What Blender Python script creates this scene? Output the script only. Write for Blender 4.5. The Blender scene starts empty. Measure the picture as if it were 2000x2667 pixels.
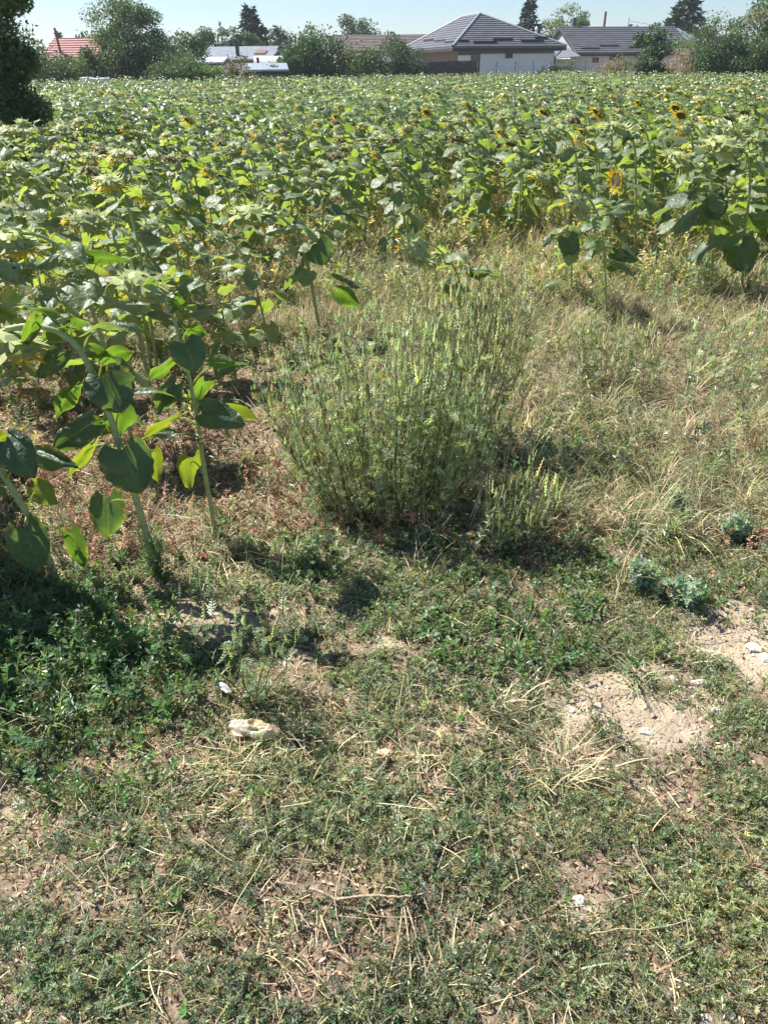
import bpy, math
import numpy as np
from mathutils import Matrix, Vector
R_ = math.radians
# ------------------------------------------------------------------ camera
F_PX, CX, CY = 2003.0, 1000.0, 1333.5
CAM = np.array([0.0, 0.0, 1.6])
PITCH, ROLL = R_(30.05), R_(0.6)
_r = np.array([1.0, 0, 0]); _u = np.array([0, math.sin(PITCH), math.cos(PITCH)])
FWD = np.array([0, math.cos(PITCH), -math.sin(PITCH)])
RT = _r * math.cos(ROLL) - _u * math.sin(ROLL)
UP = _u * math.cos(ROLL) + _r * math.sin(ROLL)
sc = bpy.context.scene
cd = bpy.data.cameras.new('camera'); cam = bpy.data.objects.new('camera', cd)
sc.collection.objects.link(cam); sc.camera = cam
cd.sensor_fit = 'VERTICAL'; cd.sensor_height = 36.0; cd.lens = F_PX / 2667 * 36
cd.clip_start = 0.05; cd.clip_end = 3000
M = Matrix.Identity(4)
for i in range(3):
    M[i][0] = RT[i]; M[i][1] = UP[i]; M[i][2] = -FWD[i]; M[i][3] = CAM[i]
cam.matrix_world = M
# ------------------------------------------------------------------ sky and sun
SUN_AZ, SUN_EL = R_(-56), R_(49)      # azimuth from +Y towards +X
w = bpy.data.worlds.new('World'); sc.world = w; w.use_nodes = True
nt = w.node_tree; bg = nt.nodes['Background']
sky = nt.nodes.new('ShaderNodeTexSky'); sky.sky_type = 'NISHITA'; sky.sun_disc = False
sky.sun_elevation = SUN_EL; sky.sun_rotation = SUN_AZ; sky.altitude = 80
sky.air_density = 1.0; sky.dust_density = 0.4; sky.ozone_density = 3.0
mixs = nt.nodes.new('ShaderNodeMixRGB'); mixs.blend_type = 'MULTIPLY'; mixs.inputs[0].default_value = 1; mixs.inputs[2].default_value = (.86, .95, 1.06, 1)
nt.links.new(sky.outputs[0], mixs.inputs[1]); nt.links.new(mixs.outputs[0], bg.inputs[0]); bg.inputs[1].default_value = 0.062
sd = bpy.data.lights.new('sun', 'SUN'); sd.energy = 5.0; sd.angle = R_(0.53); sd.color = (1.0, 0.965, 0.90)
so = bpy.data.objects.new('sun', sd); sc.collection.objects.link(so)
sv = Vector((math.sin(SUN_AZ) * math.cos(SUN_EL), math.cos(SUN_AZ) * math.cos(SUN_EL), math.sin(SUN_EL)))
so.rotation_euler = sv.to_track_quat('Z', 'Y').to_euler(); so.location = (0, 0, 30)
sc.view_settings.view_transform = 'Standard'; sc.view_settings.look = 'None'
sc.view_settings.exposure = 1.12; sc.view_settings.gamma = 1.0
sc.render.engine = 'CYCLES'
sc.cycles.max_bounces = 8; sc.cycles.transparent_max_bounces = 8
sc.cycles.diffuse_bounces = 4; sc.cycles.transmission_bounces = 6
# ------------------------------------------------------------------ projection helpers
def ray(u, v):
    d = FWD + RT * ((u - CX) / F_PX) + UP * (-(v - CY) / F_PX)
    return d
def at(u, v, Y):                        # point of that pixel's ray on the plane y = Y
    d = ray(u, v); return CAM + d * ((Y - CAM[1]) / d[1])
def gnd(u, v, z=0.0):
    d = ray(u, v); return CAM + d * ((z - CAM[2]) / d[2])
def proj(P):
    q = np.asarray(P, float) - CAM
    z = q @ FWD; z = np.where(np.abs(z) < 1e-4, 1e-4, z)
    return CX + (q @ RT) / z * F_PX, CY - (q @ UP) / z * F_PX, z
def _h(ix, iy, s):
    n = (ix.astype(np.int64) * 374761393 + iy.astype(np.int64) * 668265263 + s * 974711) & 0x7fffffff
    n = ((n ^ (n >> 13)) * 1274126177) & 0x7fffffff
    return ((n ^ (n >> 16)) & 0xffff) / 65535.0
def vn(x, y, s=0):
    x = np.asarray(x, float); y = np.asarray(y, float)
    ix = np.floor(x); iy = np.floor(y); fx = x - ix; fy = y - iy
    fx = fx * fx * (3 - 2 * fx); fy = fy * fy * (3 - 2 * fy)
    a = _h(ix, iy, s); b = _h(ix + 1, iy, s); c = _h(ix, iy + 1, s); d = _h(ix + 1, iy + 1, s)
    return (a * (1 - fx) + b * fx) * (1 - fy) + (c * (1 - fx) + d * fx) * fy
def hgt(x, y):                          # relief of the ground in metres
    x = np.asarray(x, float); y = np.asarray(y, float)
    near = np.clip(1.2 - np.abs(y - 2) / 12, 0, 1)
    h = (vn(x * 1.3, y * 1.3, 1) - .5) * .07 + (vn(x * 4, y * 4, 2) - .5) * .03 + (vn(x * 13, y * 13, 3) - .5) * .016
    h = h + (vn(x * 45, y * 45, 4) - .5) * .006
    return h * near
def on(u, v):                           # pixel to a point on the ground
    p = gnd(u, v)
    for _ in range(3):
        p = gnd(u, v, float(hgt(p[0], p[1])))
    return p
# ------------------------------------------------------------------ materials
def new_mat(name):
    m = bpy.data.materials.new(name); m.use_nodes = True
    t = m.node_tree; t.nodes.clear()
    return m, t, t.nodes, t.links
def nd(t, kind, **kw):
    n = t.nodes.new(kind)
    for k, v in kw.items():
        if k in n.inputs: n.inputs[k].default_value = v
        else: setattr(n, k, v)
    return n
def ramp(t, fac, stops):
    n = t.nodes.new('ShaderNodeValToRGB'); e = n.color_ramp.elements
    while len(e) < len(stops): e.new(0.5)
    for i, (p, c) in enumerate(stops):
        e[i].position = p; e[i].color = (c[0], c[1], c[2], 1)
    t.links.new(fac, n.inputs[0]); return n.outputs[0]
def solid(name, c, rough=.7, noise=None, amt=.25, bump=0, metal=0, spec=.4):
    m, t, N, L = new_mat(name)
    o = N.new('ShaderNodeOutputMaterial'); b = N.new('ShaderNodeBsdfPrincipled'); L.new(b.outputs[0], o.inputs[0])
    b.inputs['Roughness'].default_value = rough; b.inputs['Metallic'].default_value = metal
    b.inputs['Specular IOR Level'].default_value = spec
    b.inputs['Base Color'].default_value = (*c, 1)
    if noise:
        tc = N.new('ShaderNodeTexCoord'); ns = nd(t, 'ShaderNodeTexNoise', Scale=noise, Detail=6.0, Roughness=.65)
        L.new(tc.outputs['Object'], ns.inputs['Vector'])
        lo = [x * (1 - amt) for x in c]; hi = [min(1, x * (1 + amt)) for x in c]
        L.new(ramp(t, ns.outputs[0], [(.3, lo), (.7, hi)]), b.inputs['Base Color'])
        if bump:
            bm = nd(t, 'ShaderNodeBump', Strength=bump, Distance=.02)
            L.new(ns.outputs[0], bm.inputs['Height']); L.new(bm.outputs[0], b.inputs['Normal'])
    return m
def foliage(name, trans=.35, tcol=(1.9, 1.75, .55), rough=.5, spec=.35, veins=False, blotch=0):
    """leaf colour comes from the mesh's Col attribute; part of the light goes through the leaf"""
    m, t, N, L = new_mat(name)
    o = N.new('ShaderNodeOutputMaterial'); b = N.new('ShaderNodeBsdfPrincipled')
    b.inputs['Roughness'].default_value = rough; b.inputs['Specular IOR Level'].default_value = spec
    a = nd(t, 'ShaderNodeAttribute', attribute_name='Col'); col = a.outputs['Color']
    tc = N.new('ShaderNodeTexCoord')
    if blotch:
        ns = nd(t, 'ShaderNodeTexNoise', Scale=blotch, Detail=5.0, Roughness=.6); L.new(tc.outputs['Object'], ns.inputs['Vector'])
        mx = nd(t, 'ShaderNodeMixRGB', blend_type='MULTIPLY'); mx.inputs[0].default_value = 1
        L.new(col, mx.inputs[1]); L.new(ramp(t, ns.outputs[0], [(.3, (.75, .8, .8)), (.7, (1.2, 1.15, 1.1))]), mx.inputs[2]); col = mx.outputs[0]
    if veins:
        uv = nd(t, 'ShaderNodeUVMap', uv_map='UVMap'); sp = N.new('ShaderNodeSeparateXYZ'); L.new(uv.outputs[0], sp.inputs[0])
        def mth(op, x, y=None):
            n = N.new('ShaderNodeMath'); n.operation = op
            for i, q in enumerate((x, y)):
                if q is None: continue
                if isinstance(q, (int, float)): n.inputs[i].default_value = q
                else: L.new(q, n.inputs[i])
            return n.outputs[0]
        av = mth('ABSOLUTE', mth('MULTIPLY', mth('SUBTRACT', sp.outputs[1], .5), 2.0))
        mid = mth('LESS_THAN', av, .035)
        fr = mth('FRACT', mth('SUBTRACT', mth('MULTIPLY', sp.outputs[0], 6.5), mth('MULTIPLY', mth('POWER', av, 1.3), 2.3)))
        side = mth('LESS_THAN', mth('ABSOLUTE', mth('SUBTRACT', fr, .5)), .035)
        vm = mth('MAXIMUM', mid, mth('MULTIPLY', side, .6))
        mx = nd(t, 'ShaderNodeMixRGB', blend_type='MIX'); L.new(mth('MULTIPLY', vm, .30), mx.inputs[0])
        L.new(col, mx.inputs[1]); mx.inputs[2].default_value = (.17, .25, .11, 1); col = mx.outputs[0]
        ns2 = nd(t, 'ShaderNodeTexNoise', Scale=45.0, Detail=3.0); L.new(tc.outputs['Object'], ns2.inputs['Vector'])
        bm = nd(t, 'ShaderNodeBump', Strength=.8, Distance=.010)
        L.new(mth('ADD', mth('MULTIPLY', vm, -1.0), ns2.outputs[0]), bm.inputs['Height']); L.new(bm.outputs[0], b.inputs['Normal'])
    if veins:
        ns3 = nd(t, 'ShaderNodeTexNoise', Scale=34.0, Detail=4.0, Roughness=.7); L.new(tc.outputs['Object'], ns3.inputs['Vector'])
        rim = mth('MAXIMUM', mth('POWER', av, 6.0), mth('POWER', sp.outputs[0], 7.0))
        wear = ramp(t, mth('ADD', ns3.outputs[0], mth('MULTIPLY', rim, .22)), [(.64, (0, 0, 0)), (.72, (1, 1, 1))])
        mx = nd(t, 'ShaderNodeMixRGB'); L.new(mth('MULTIPLY', wear, .8), mx.inputs[0]); L.new(col, mx.inputs[1]); mx.inputs[2].default_value = (.26, .20, .06, 1); col = mx.outputs[0]
    L.new(col, b.inputs['Base Color'])
    if trans:
        tr = N.new('ShaderNodeBsdfTranslucent'); mu = nd(t, 'ShaderNodeMixRGB', blend_type='MULTIPLY'); mu.inputs[0].default_value = 1
        L.new(col, mu.inputs[1]); mu.inputs[2].default_value = (*tcol, 1); L.new(mu.outputs[0], tr.inputs[0])
        ms = N.new('ShaderNodeMixShader'); ms.inputs[0].default_value = trans
        L.new(b.outputs[0], ms.inputs[1]); L.new(tr.outputs[0], ms.inputs[2]); L.new(ms.outputs[0], o.inputs[0])
    else: L.new(b.outputs[0], o.inputs[0])
    return m
MAT = {}
MAT['sf_leaf'] = foliage('sunflower_leaf', .42, (2.5, 2.45, .62), .45, .65, veins=True, blotch=22.0)
MAT['sf_far'] = foliage('sunflower_far', .32, (1.9, 1.9, .7), .40, .8)
MAT['stem'] = foliage('green_stem', .1, (1.5, 1.5, .6), .6, .3, blotch=60.0)
MAT['petal'] = foliage('petal', .35, (1.0, 1.0, 1.0), .5, .2)
MAT['disc'] = solid('seed_disc', (.17, .125, .05), .9, 220.0, .6, 1.0)
MAT['herb'] = foliage('herb_leaf', .42, (1.45, 1.5, .65), .42, .6)
MAT['dry'] = foliage('dry_straw', .22, (1.1, 1.0, .8), .6, .3)
MAT['tree'] = foliage('tree_leaf', .30, (1.4, 1.6, .6), .5, .4)
MAT['bark'] = solid('bark', (.13, .10, .075), .9, 12.0, .4, .5)
MAT['stone'] = solid('limestone', (.66, .61, .53), .9, 55.0, .3, 1.0)
def soil():
    m, t, N, L = new_mat('soil')
    o = N.new('ShaderNodeOutputMaterial'); b = N.new('ShaderNodeBsdfPrincipled'); L.new(b.outputs[0], o.inputs[0])
    b.inputs['Roughness'].default_value = .95; b.inputs['Specular IOR Level'].default_value = .15
    tc = N.new('ShaderNodeTexCoord')
    def ns(s, d=8.0, r=.6):
        n = nd(t, 'ShaderNodeTexNoise', Scale=s, Detail=d, Roughness=r); L.new(tc.outputs['Object'], n.inputs['Vector']); return n.outputs[0]
    bare = ramp(t, ns(9), [(.3, (.30, .235, .16)), (.55, (.44, .355, .25)), (.8, (.56, .47, .36))])
    lit = ramp(t, ns(60), [(.3, (.10, .075, .052)), (.5, (.23, .175, .12)), (.75, (.42, .34, .24))])
    a = nd(t, 'ShaderNodeAttribute', attribute_name='Col')
    mx = nd(t, 'ShaderNodeMixRGB'); L.new(a.outputs['Fac'], mx.inputs[0]); L.new(lit, mx.inputs[1]); L.new(bare, mx.inputs[2])
    L.new(mx.outputs[0], b.inputs['Base Color'])
    bm = nd(t, 'ShaderNodeBump', Strength=.9, Distance=.015); L.new(ns(38, 10.0, .7), bm.inputs['Height'])
    vo = nd(t, 'ShaderNodeTexVoronoi', feature='DISTANCE_TO_EDGE', Scale=16.0); L.new(tc.outputs['Object'], vo.inputs['Vector'])
    b2 = nd(t, 'ShaderNodeBump', Strength=.35, Distance=.006)
    L.new(ramp(t, vo.outputs[0], [(0, (0, 0, 0)), (.06, (1, 1, 1))]), b2.inputs['Height'])
    L.new(bm.outputs[0], b2.inputs['Normal']); L.new(b2.outputs[0], b.inputs['Normal'])
    return m
MAT['soil'] = soil()
# ------------------------------------------------------------------ mesh assembly
class G:
    """collects vertices, faces, colours and uvs; build() links them as ONE mesh object"""
    def __init__(s): s.v = []; s.f = []; s.c = []; s.uv = []; s.mi = []; s.n = 0
    def add(s, v, f, col=(.5, .5, .5), uv=None, mi=0):
        v = np.asarray(v, float).reshape(-1, 3); f = np.asarray(f, int)
        s.v.append(v); s.f.append(f + s.n); s.n += len(v)
        c = np.asarray(col, float); s.c.append(np.broadcast_to(c, (len(v), 3)))
        s.uv.append(np.zeros((len(v), 2)) if uv is None else np.asarray(uv, float))
        s.mi.append(np.full(len(f), mi)); return s
    def flat(s):
        """one (v, {k: faces}, c, uv) tuple for instancing"""
        d = {}
        for f in s.f: d.setdefault(f.shape[1], []).append(f)
        return np.concatenate(s.v), {k: np.concatenate(x) for k, x in d.items()}, np.concatenate(s.c), np.concatenate(s.uv)
    def merge(s, g):
        v, d, c, uv = g.flat() if isinstance(g, G) else g
        s.v.append(v); s.c.append(c); s.uv.append(uv)
        for k, f in d.items():
            s.f.append(f + s.n); s.mi.append(np.zeros(len(f)))
        s.n += len(v); return s
    def inst(s, tpl, A, T, cols=None, mul=None):
        """copies of a template under 3x3 matrices A (K,3,3) at T (K,3)"""
        v, d, c, uv = tpl; K = len(T)
        if K == 0: return s
        V = np.einsum('kij,nj->kni', A, v) + T[:, None, :]
        if cols is not None: C = np.repeat(cols[:, None, :], len(v), 1)
        elif mul is not None: C = c[None] * mul[:, None, :]
        else: C = np.repeat(c[None], K, 0)
        s.v.append(V.reshape(-1, 3)); s.c.append(C.reshape(-1, 3)); s.uv.append(np.tile(uv, (K, 1)))
        off = (np.arange(K) * len(v))[:, None, None]
        for k, f in d.items():
            s.f.append((f[None] + off).reshape(-1, k) + s.n); s.mi.append(np.zeros(K * len(f)))
        s.n += K * len(v); return s
    def mesh(s, name, mats, smooth=True):
        me = bpy.data.meshes.new(name)
        V = np.concatenate(s.v); me.vertices.add(len(V)); me.vertices.foreach_set('co', V.astype(np.float32).ravel())
        loops = np.concatenate([f.ravel() for f in s.f]); tot = np.concatenate([np.full(len(f), f.shape[1]) for f in s.f])
        me.loops.add(len(loops)); me.loops.foreach_set('vertex_index', loops.astype(np.int32))
        me.polygons.add(len(tot)); st = np.concatenate([[0], np.cumsum(tot)[:-1]])
        me.polygons.foreach_set('loop_start', st.astype(np.int32)); me.polygons.foreach_set('loop_total', tot.astype(np.int32))
        me.polygons.foreach_set('material_index', np.concatenate(s.mi).astype(np.int32))
        me.polygons.foreach_set('use_smooth', np.full(len(tot), smooth))
        C = np.concatenate(s.c); a = me.color_attributes.new('Col', 'FLOAT_COLOR', 'POINT')
        a.data.foreach_set('color', np.concatenate([C, np.ones((len(C), 1))], 1).astype(np.float32).ravel())
        U = np.concatenate(s.uv)
        if np.any(U):
            ul = me.uv_layers.new(name='UVMap'); ul.data.foreach_set('uv', U[loops].astype(np.float32).ravel())
        me.update(calc_edges=True); me.validate()
        for m in (mats if isinstance(mats, (list, tuple)) else [mats]): me.materials.append(m)
        return me
    def build(s, name, mats, parent=None, smooth=True, loc=None):
        return link(name, s.mesh(name, mats, smooth), parent, loc)
def link(name, me, parent=None, loc=None):
    o = bpy.data.objects.new(name, me); sc.collection.objects.link(o)
    if parent is not None: o.parent = parent
    if loc is not None: o.location = tuple(loc)
    return o
def tag(o, label=None, cat=None, group=None, kind=None):
    if label: o['label'] = label
    if cat: o['category'] = cat
    if group: o['group'] = group
    if kind: o['kind'] = kind
    return o
def thing(name, loc, label, cat, group=None, rz=0):
    o = bpy.data.objects.new(name, None); sc.collection.objects.link(o); o.location = tuple(loc)
    o.rotation_euler = (0, 0, rz); o.empty_display_size = .1
    return tag(o, label, cat, group)
def unit(v): v = np.asarray(v, float); return v / (np.linalg.norm(v) + 1e-9)
def tube(pts, rad, n=6, cap=True):
    P = np.asarray(pts, float); K = len(P); rad = np.broadcast_to(rad, (K,))
    T = np.gradient(P, axis=0); T /= np.linalg.norm(T, axis=1)[:, None] + 1e-9
    ref = np.array([0, 0, 1.]) if abs(T[0][2]) < .9 else np.array([1., 0, 0])
    a = unit(np.cross(T[0], ref)); V = []
    for k in range(K):
        a = unit(a - T[k] * (a @ T[k])); b = np.cross(T[k], a)
        th = np.arange(n) * 2 * math.pi / n
        V.append(P[k] + rad[k] * (np.cos(th)[:, None] * a + np.sin(th)[:, None] * b))
    V = np.concatenate(V); F = []
    for k in range(K - 1):
        for i in range(n):
            j = (i + 1) % n; F.append((k * n + i, k * n + j, (k + 1) * n + j, (k + 1) * n + i))
    return V, np.array(F)
def smooth_path(pts, n):
    P = np.asarray(pts, float); d = np.concatenate([[0], np.cumsum(np.linalg.norm(np.diff(P, axis=0), axis=1))])
    t = np.linspace(0, d[-1], n); Q = np.stack([np.interp(t, d, P[:, i]) for i in range(3)], 1)
    for _ in range(3):
        Q[1:-1] = Q[1:-1] * .5 + (Q[:-2] + Q[2:]) * .25
    return Q
def rotz(a):
    a = np.asarray(a, float); c, s = np.cos(a), np.sin(a); z = np.zeros_like(a); o = np.ones_like(a)
    return np.stack([np.stack([c, -s, z], -1), np.stack([s, c, z], -1), np.stack([z, z, o], -1)], -2)
def roty(a):
    a = np.asarray(a, float); c, s = np.cos(a), np.sin(a); z = np.zeros_like(a); o = np.ones_like(a)
    return np.stack([np.stack([c, z, s], -1), np.stack([z, o, z], -1), np.stack([-s, z, c], -1)], -2)
def rotx(a):
    a = np.asarray(a, float); c, s = np.cos(a), np.sin(a); z = np.zeros_like(a); o = np.ones_like(a)
    return np.stack([np.stack([o, z, z], -1), np.stack([z, c, -s], -1), np.stack([z, s, c], -1)], -2)
BOXF = np.array([(0, 3, 2, 1), (4, 5, 6, 7), (0, 1, 5, 4), (1, 2, 6, 5), (2, 3, 7, 6), (3, 0, 4, 7)])
def box(g, lo, hi, fr=None, col=(.5, .5, .5), mi=0):
    """axis box lo..hi, mapped by the frame fr = (origin, ax, ay) in plan"""
    (x0, y0, z0), (x1, y1, z1) = lo, hi
    V = np.array([(x0, y0, z0), (x1, y0, z0), (x1, y1, z0), (x0, y1, z0), (x0, y0, z1), (x1, y0, z1), (x1, y1, z1), (x0, y1, z1)], float)
    if fr: V = tomap(V, fr)
    g.add(V, BOXF, col, mi=mi); return g
def tomap(V, fr):
    o, a, b = fr; V = np.asarray(V, float)
    return np.array([o[0], o[1], 0]) + V[:, :1] * np.array([a[0], a[1], 0]) + V[:, 1:2] * np.array([b[0], b[1], 0]) + V[:, 2:] * np.array([0, 0, 1.])
# ================================================================== GROUND
def ell(u, v, cu, cv, ru, rv):
    return np.exp(-(((u - cu) / ru) ** 2 + ((v - cv) / rv) ** 2) ** 1.3)
BARE = [(1715, 1850, 150, 120, 1.1), (1600, 1780, 120, 60, .8), (1920, 1650, 150, 70, 1), (1990, 1720, 90, 60, .8), (560, 1590, 200, 55, 1), (1460, 1850, 80, 60, .6),
        (1920, 1370, 130, 35, .8), (1560, 2400, 90, 45, .42), (230, 2330, 90, 40, .5), (1880, 1600, 90, 50, .6), (820, 1700, 60, 25, .6), (1490, 1350, 110, 30, .6), (990, 1690, 60, 25, .7), (60, 2090, 60, 60, .5)]
BROWN = [(1250, 2010, 300, 90, .5), (600, 2080, 260, 60, .55), (1000, 2280, 300, 60, .45), (150, 2420, 120, 40, .4), (330, 1400, 380, 130, .9), (820, 1530, 200, 60, .5), (250, 1250, 420, 240, 1), (700, 1260, 260, 160, .9), (1060, 1340, 260, 60, .9), (1150, 1930, 170, 110, .8), (880, 2470, 330, 190, .75), (500, 2180, 200, 90, .5), (200, 2310, 170, 110, .9),
         (1430, 1370, 140, 60, .9), (930, 1620, 260, 110, .5), (1180, 2180, 260, 120, .4), (420, 1960, 200, 90, .6), (100, 2180, 100, 120, .7), (1500, 2350, 200, 110, .6), (1950, 1380, 120, 60, .7), (1400, 2550, 300, 80, .35)]
GREEN = [(1330, 1620, 330, 220, 1), (1480, 1180, 190, 130, 1), (180, 1750, 380, 260, 1), (780, 1460, 170, 90, .8), (230, 2020, 230, 90, .9), (180, 2560, 250, 200, .6), (450, 2300, 160, 60, .5), (1120, 1130, 150, 60, .4), (1800, 1560, 150, 100, .6)]
def mask(L, u, v):
    r = np.zeros_like(u)
    for cu, cv, ru, rv, a in L: r = np.maximum(r, a * ell(u, v, cu, cv, ru, rv))
    return r
def masks(x, y):
    u, v, _ = proj(np.stack([x, y, np.zeros_like(x)], 1))
    wob = (vn(x * 6, y * 6, 11) - .5) * 130; wob2 = (vn(x * 6, y * 6, 12) - .5) * 60
    u2, v2 = u + wob * 1.3, v + wob2
    bare = mask(BARE, u2, v2); bare = np.clip(bare * (.55 + 1.1 * vn(x * 17, y * 17, 13)) * (.75 + .7 * vn(x * 6, y * 6, 14)), 0, 1.1)
    return u, v, bare, mask(BROWN, u2, v2), mask(GREEN, u2, v2)
def ground():
    def axis(lo, hi, a, b, step, grow):
        c = list(np.arange(a, b, step)); s = step; x = b
        while x < hi: c.append(x); s *= grow; x += s
        c.append(hi); s = step; x = a - step; pre = []
        while x > lo: pre.append(x); s *= grow; x -= s
        pre.append(lo); return np.array(pre[::-1] + c)
    xs = axis(-600, 600, -2.4, 2.4, .016, 1.09); ys = axis(-40, 900, .5, 3.6, .014, 1.05)
    X, Y = np.meshgrid(xs, ys); x = X.ravel(); y = Y.ravel(); z = hgt(x, y)
    u, v, ba, br, gr = masks(x, np.maximum(y, .2))
    front = (y > .3)
    ba = np.where(front, np.clip(ba * 1.6 - .2 + (vn(x * 30, y * 30, 5) - .5) * .8 + (vn(x * 9, y * 9, 6) - .5) * .5, .0, 1), .3)
    far = np.clip((y - 7) / 5, 0, 1); ba = ba * (1 - far) + .3 * far
    nx, ny = len(xs), len(ys); i = np.arange(ny - 1)[:, None] * nx + np.arange(nx - 1)[None]
    F = np.stack([i, i + 1, i + 1 + nx, i + nx], -1).reshape(-1, 4)
    g = G(); g.add(np.stack([x, y, z], 1), F, np.repeat(ba[:, None], 3, 1))
    tag(g.build('ground', MAT['soil']), kind='structure')
ground()
# ------------------------------------------------------------------ ground cover
def leaf_tpl(parts):
    """parts: (base, azimuth, pitch, length, width) -> folded four-sided leaflets"""
    g = G()
    for (b, az, pi_, L, W) in parts:
        c, s = math.cos(az), math.sin(az); d = np.array([c * math.cos(pi_), s * math.cos(pi_), math.sin(pi_)])
        sd_ = np.array([-s, c, 0]); up = np.cross(d, sd_); b = np.asarray(b, float)
        V = [b, b + d * L * .5 + sd_ * W * .5 + up * W * .18, b + d * L - up * L * .08, b + d * L * .5 - sd_ * W * .5 + up * W * .18]
        g.add(V, [(0, 1, 2, 3)])
    return g
def sprig(rng, n, L, W, h, spread):
    parts = []; a = rng.uniform(0, 6.28)
    dx, dy = math.cos(a) * spread, math.sin(a) * spread
    for k in range(n):
        t = (k + .5) / n
        parts.append(((dx * t, dy * t, h * t ** .8), rng.uniform(0, 6.28), rng.uniform(-.1, 1.1), L * rng.uniform(.6, 1.2), W * rng.uniform(.8, 1.2)))
    g = leaf_tpl(parts)
    p = np.array([(0, 0, -.004), (dx * .5, dy * .5, h * .55), (dx, dy, h)]); w_ = .0009
    sdv = np.array([-dy, dx, 0]) / (spread + 1e-9) * w_
    g.add(np.concatenate([p + sdv, p - sdv]), [(0, 1, 4, 3), (1, 2, 5, 4)]); return g.flat()
def blade(L, W, bend, n=3, up=1.2):
    P = []; a = up; x = z = 0.0
    for k in range(n + 1):
        w_ = W * (1 - (k / n) ** 1.6) * .5 + .0003
        P.append((x, z, w_)); x += math.cos(a) * L / n; z += math.sin(a) * L / n; a -= bend / n
    V = []
    for x, z, w_ in P: V += [(x, -w_, z), (x, w_, z)]
    return np.array(V), np.array([(2 * i, 2 * i + 1, 2 * i + 3, 2 * i + 2) for i in range(n)])
def tuft(rng, nb, L, W, up=(.6, 1.5), bend=(.3, 1.8), r=.012, n=3):
    g = G()
    for _ in range(nb):
        V, Fc = blade(L * rng.uniform(.5, 1.15), W * rng.uniform(.7, 1.2), rng.uniform(*bend), n, rng.uniform(*up))
        V = V @ rotz(rng.uniform(0, 6.28)).T + np.array([rng.normal() * r, rng.normal() * r, -.003])
        g.add(V, Fc)
    return g.flat()
def straw(rng, L, W):
    P = smooth_path([(0, 0, 0), (L * .35, rng.normal() * L * .06, L * rng.uniform(.0, .12)), (L * .7, rng.normal() * L * .08, L * rng.uniform(0, .1)), (L, rng.normal() * L * .1, 0)], 6)
    s_ = np.array([0, W / 2, W * .2]); V = np.concatenate([P + s_, P - s_])
    g = G(); g.add(V, [(i, i + 1, i + 7, i + 6) for i in range(5)]); return g.flat()
def chip(rng, L, W):
    g = G(); q = rng.uniform(-.3, .3, 6)
    V = [(-L / 2, 0, q[0] * W), (0, -W / 2, q[1] * W + W * .2), (L / 2, q[5] * W, q[2] * W), (0, W / 2, q[3] * W + W * .2)]
    g.add(V, [(0, 1, 2, 3)]); return g.flat()
rng = np.random.default_rng(7)
def strew(n, ylo, yhi, dens, rng):
    """random ground points inside the view's wedge (with side margin), kept with probability dens(x, y)"""
    y = ylo + (yhi - ylo) * rng.random(int(n * 1.6)); hw = .55 * y + .95
    hm = .55 * yhi + .95
    x = (rng.random(len(y)) * 2 - 1) * hm; k = np.abs(x) < hw; x, y = x[k], y[k]
    u, v, ba, br, gr = masks(x, y)
    p = dens(x, y, u, v, ba, br, gr); k = rng.random(len(x)) < p
    return x[k], y[k], u[k], v[k], br[k], gr[k]
def cloud(name, tpls, x, y, scale, cols, mat, rng, tilt=.3, lift=0.0, label='', cat='', flat_=False):
    g = G(); z = hgt(x, y) + lift; which = rng.integers(0, len(tpls), len(x))
    A = rotz(rng.uniform(0, 6.28, len(x))) @ rotx(rng.normal(0, tilt, len(x))) @ roty(rng.normal(0, tilt, len(x)))
    A = A * scale[:, None, None]; T = np.stack([x, y, z], 1)
    for i, tp in enumerate(tpls):
        k = which == i; g.inst(tp, A[k], T[k], cols[k])
    o = g.build(name, mat, smooth=False); return tag(o, label, cat, kind='stuff')
def pal(rng, n, cols, jit=.18):
    c = np.array(cols)[rng.integers(0, len(cols), n)]; b = np.exp(rng.normal(0, jit, (n, 1))); h = 1 + rng.normal(0, .06, (n, 3))
    return np.clip(c * b * h, .003, .95)
BLUEG = [(.20, .245, .155), (.165, .215, .13), (.26, .295, .20), (.36, .375, .26), (.13, .18, .11), (.19, .25, .12)]
BRIGHTG = [(.13, .225, .085), (.11, .195, .075), (.16, .255, .095), (.21, .28, .11)]
OLIVE = [(.26, .27, .13), (.33, .32, .17), (.20, .22, .10), (.38, .35, .20)]
STRAW = [(.62, .50, .31), (.54, .43, .26), (.72, .61, .40), (.44, .34, .20), (.58, .52, .31)]
BROWNS = [(.34, .20, .13), (.23, .13, .08), (.42, .27, .18), (.17, .105, .07), (.54, .41, .28), (.36, .19, .13)]
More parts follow.
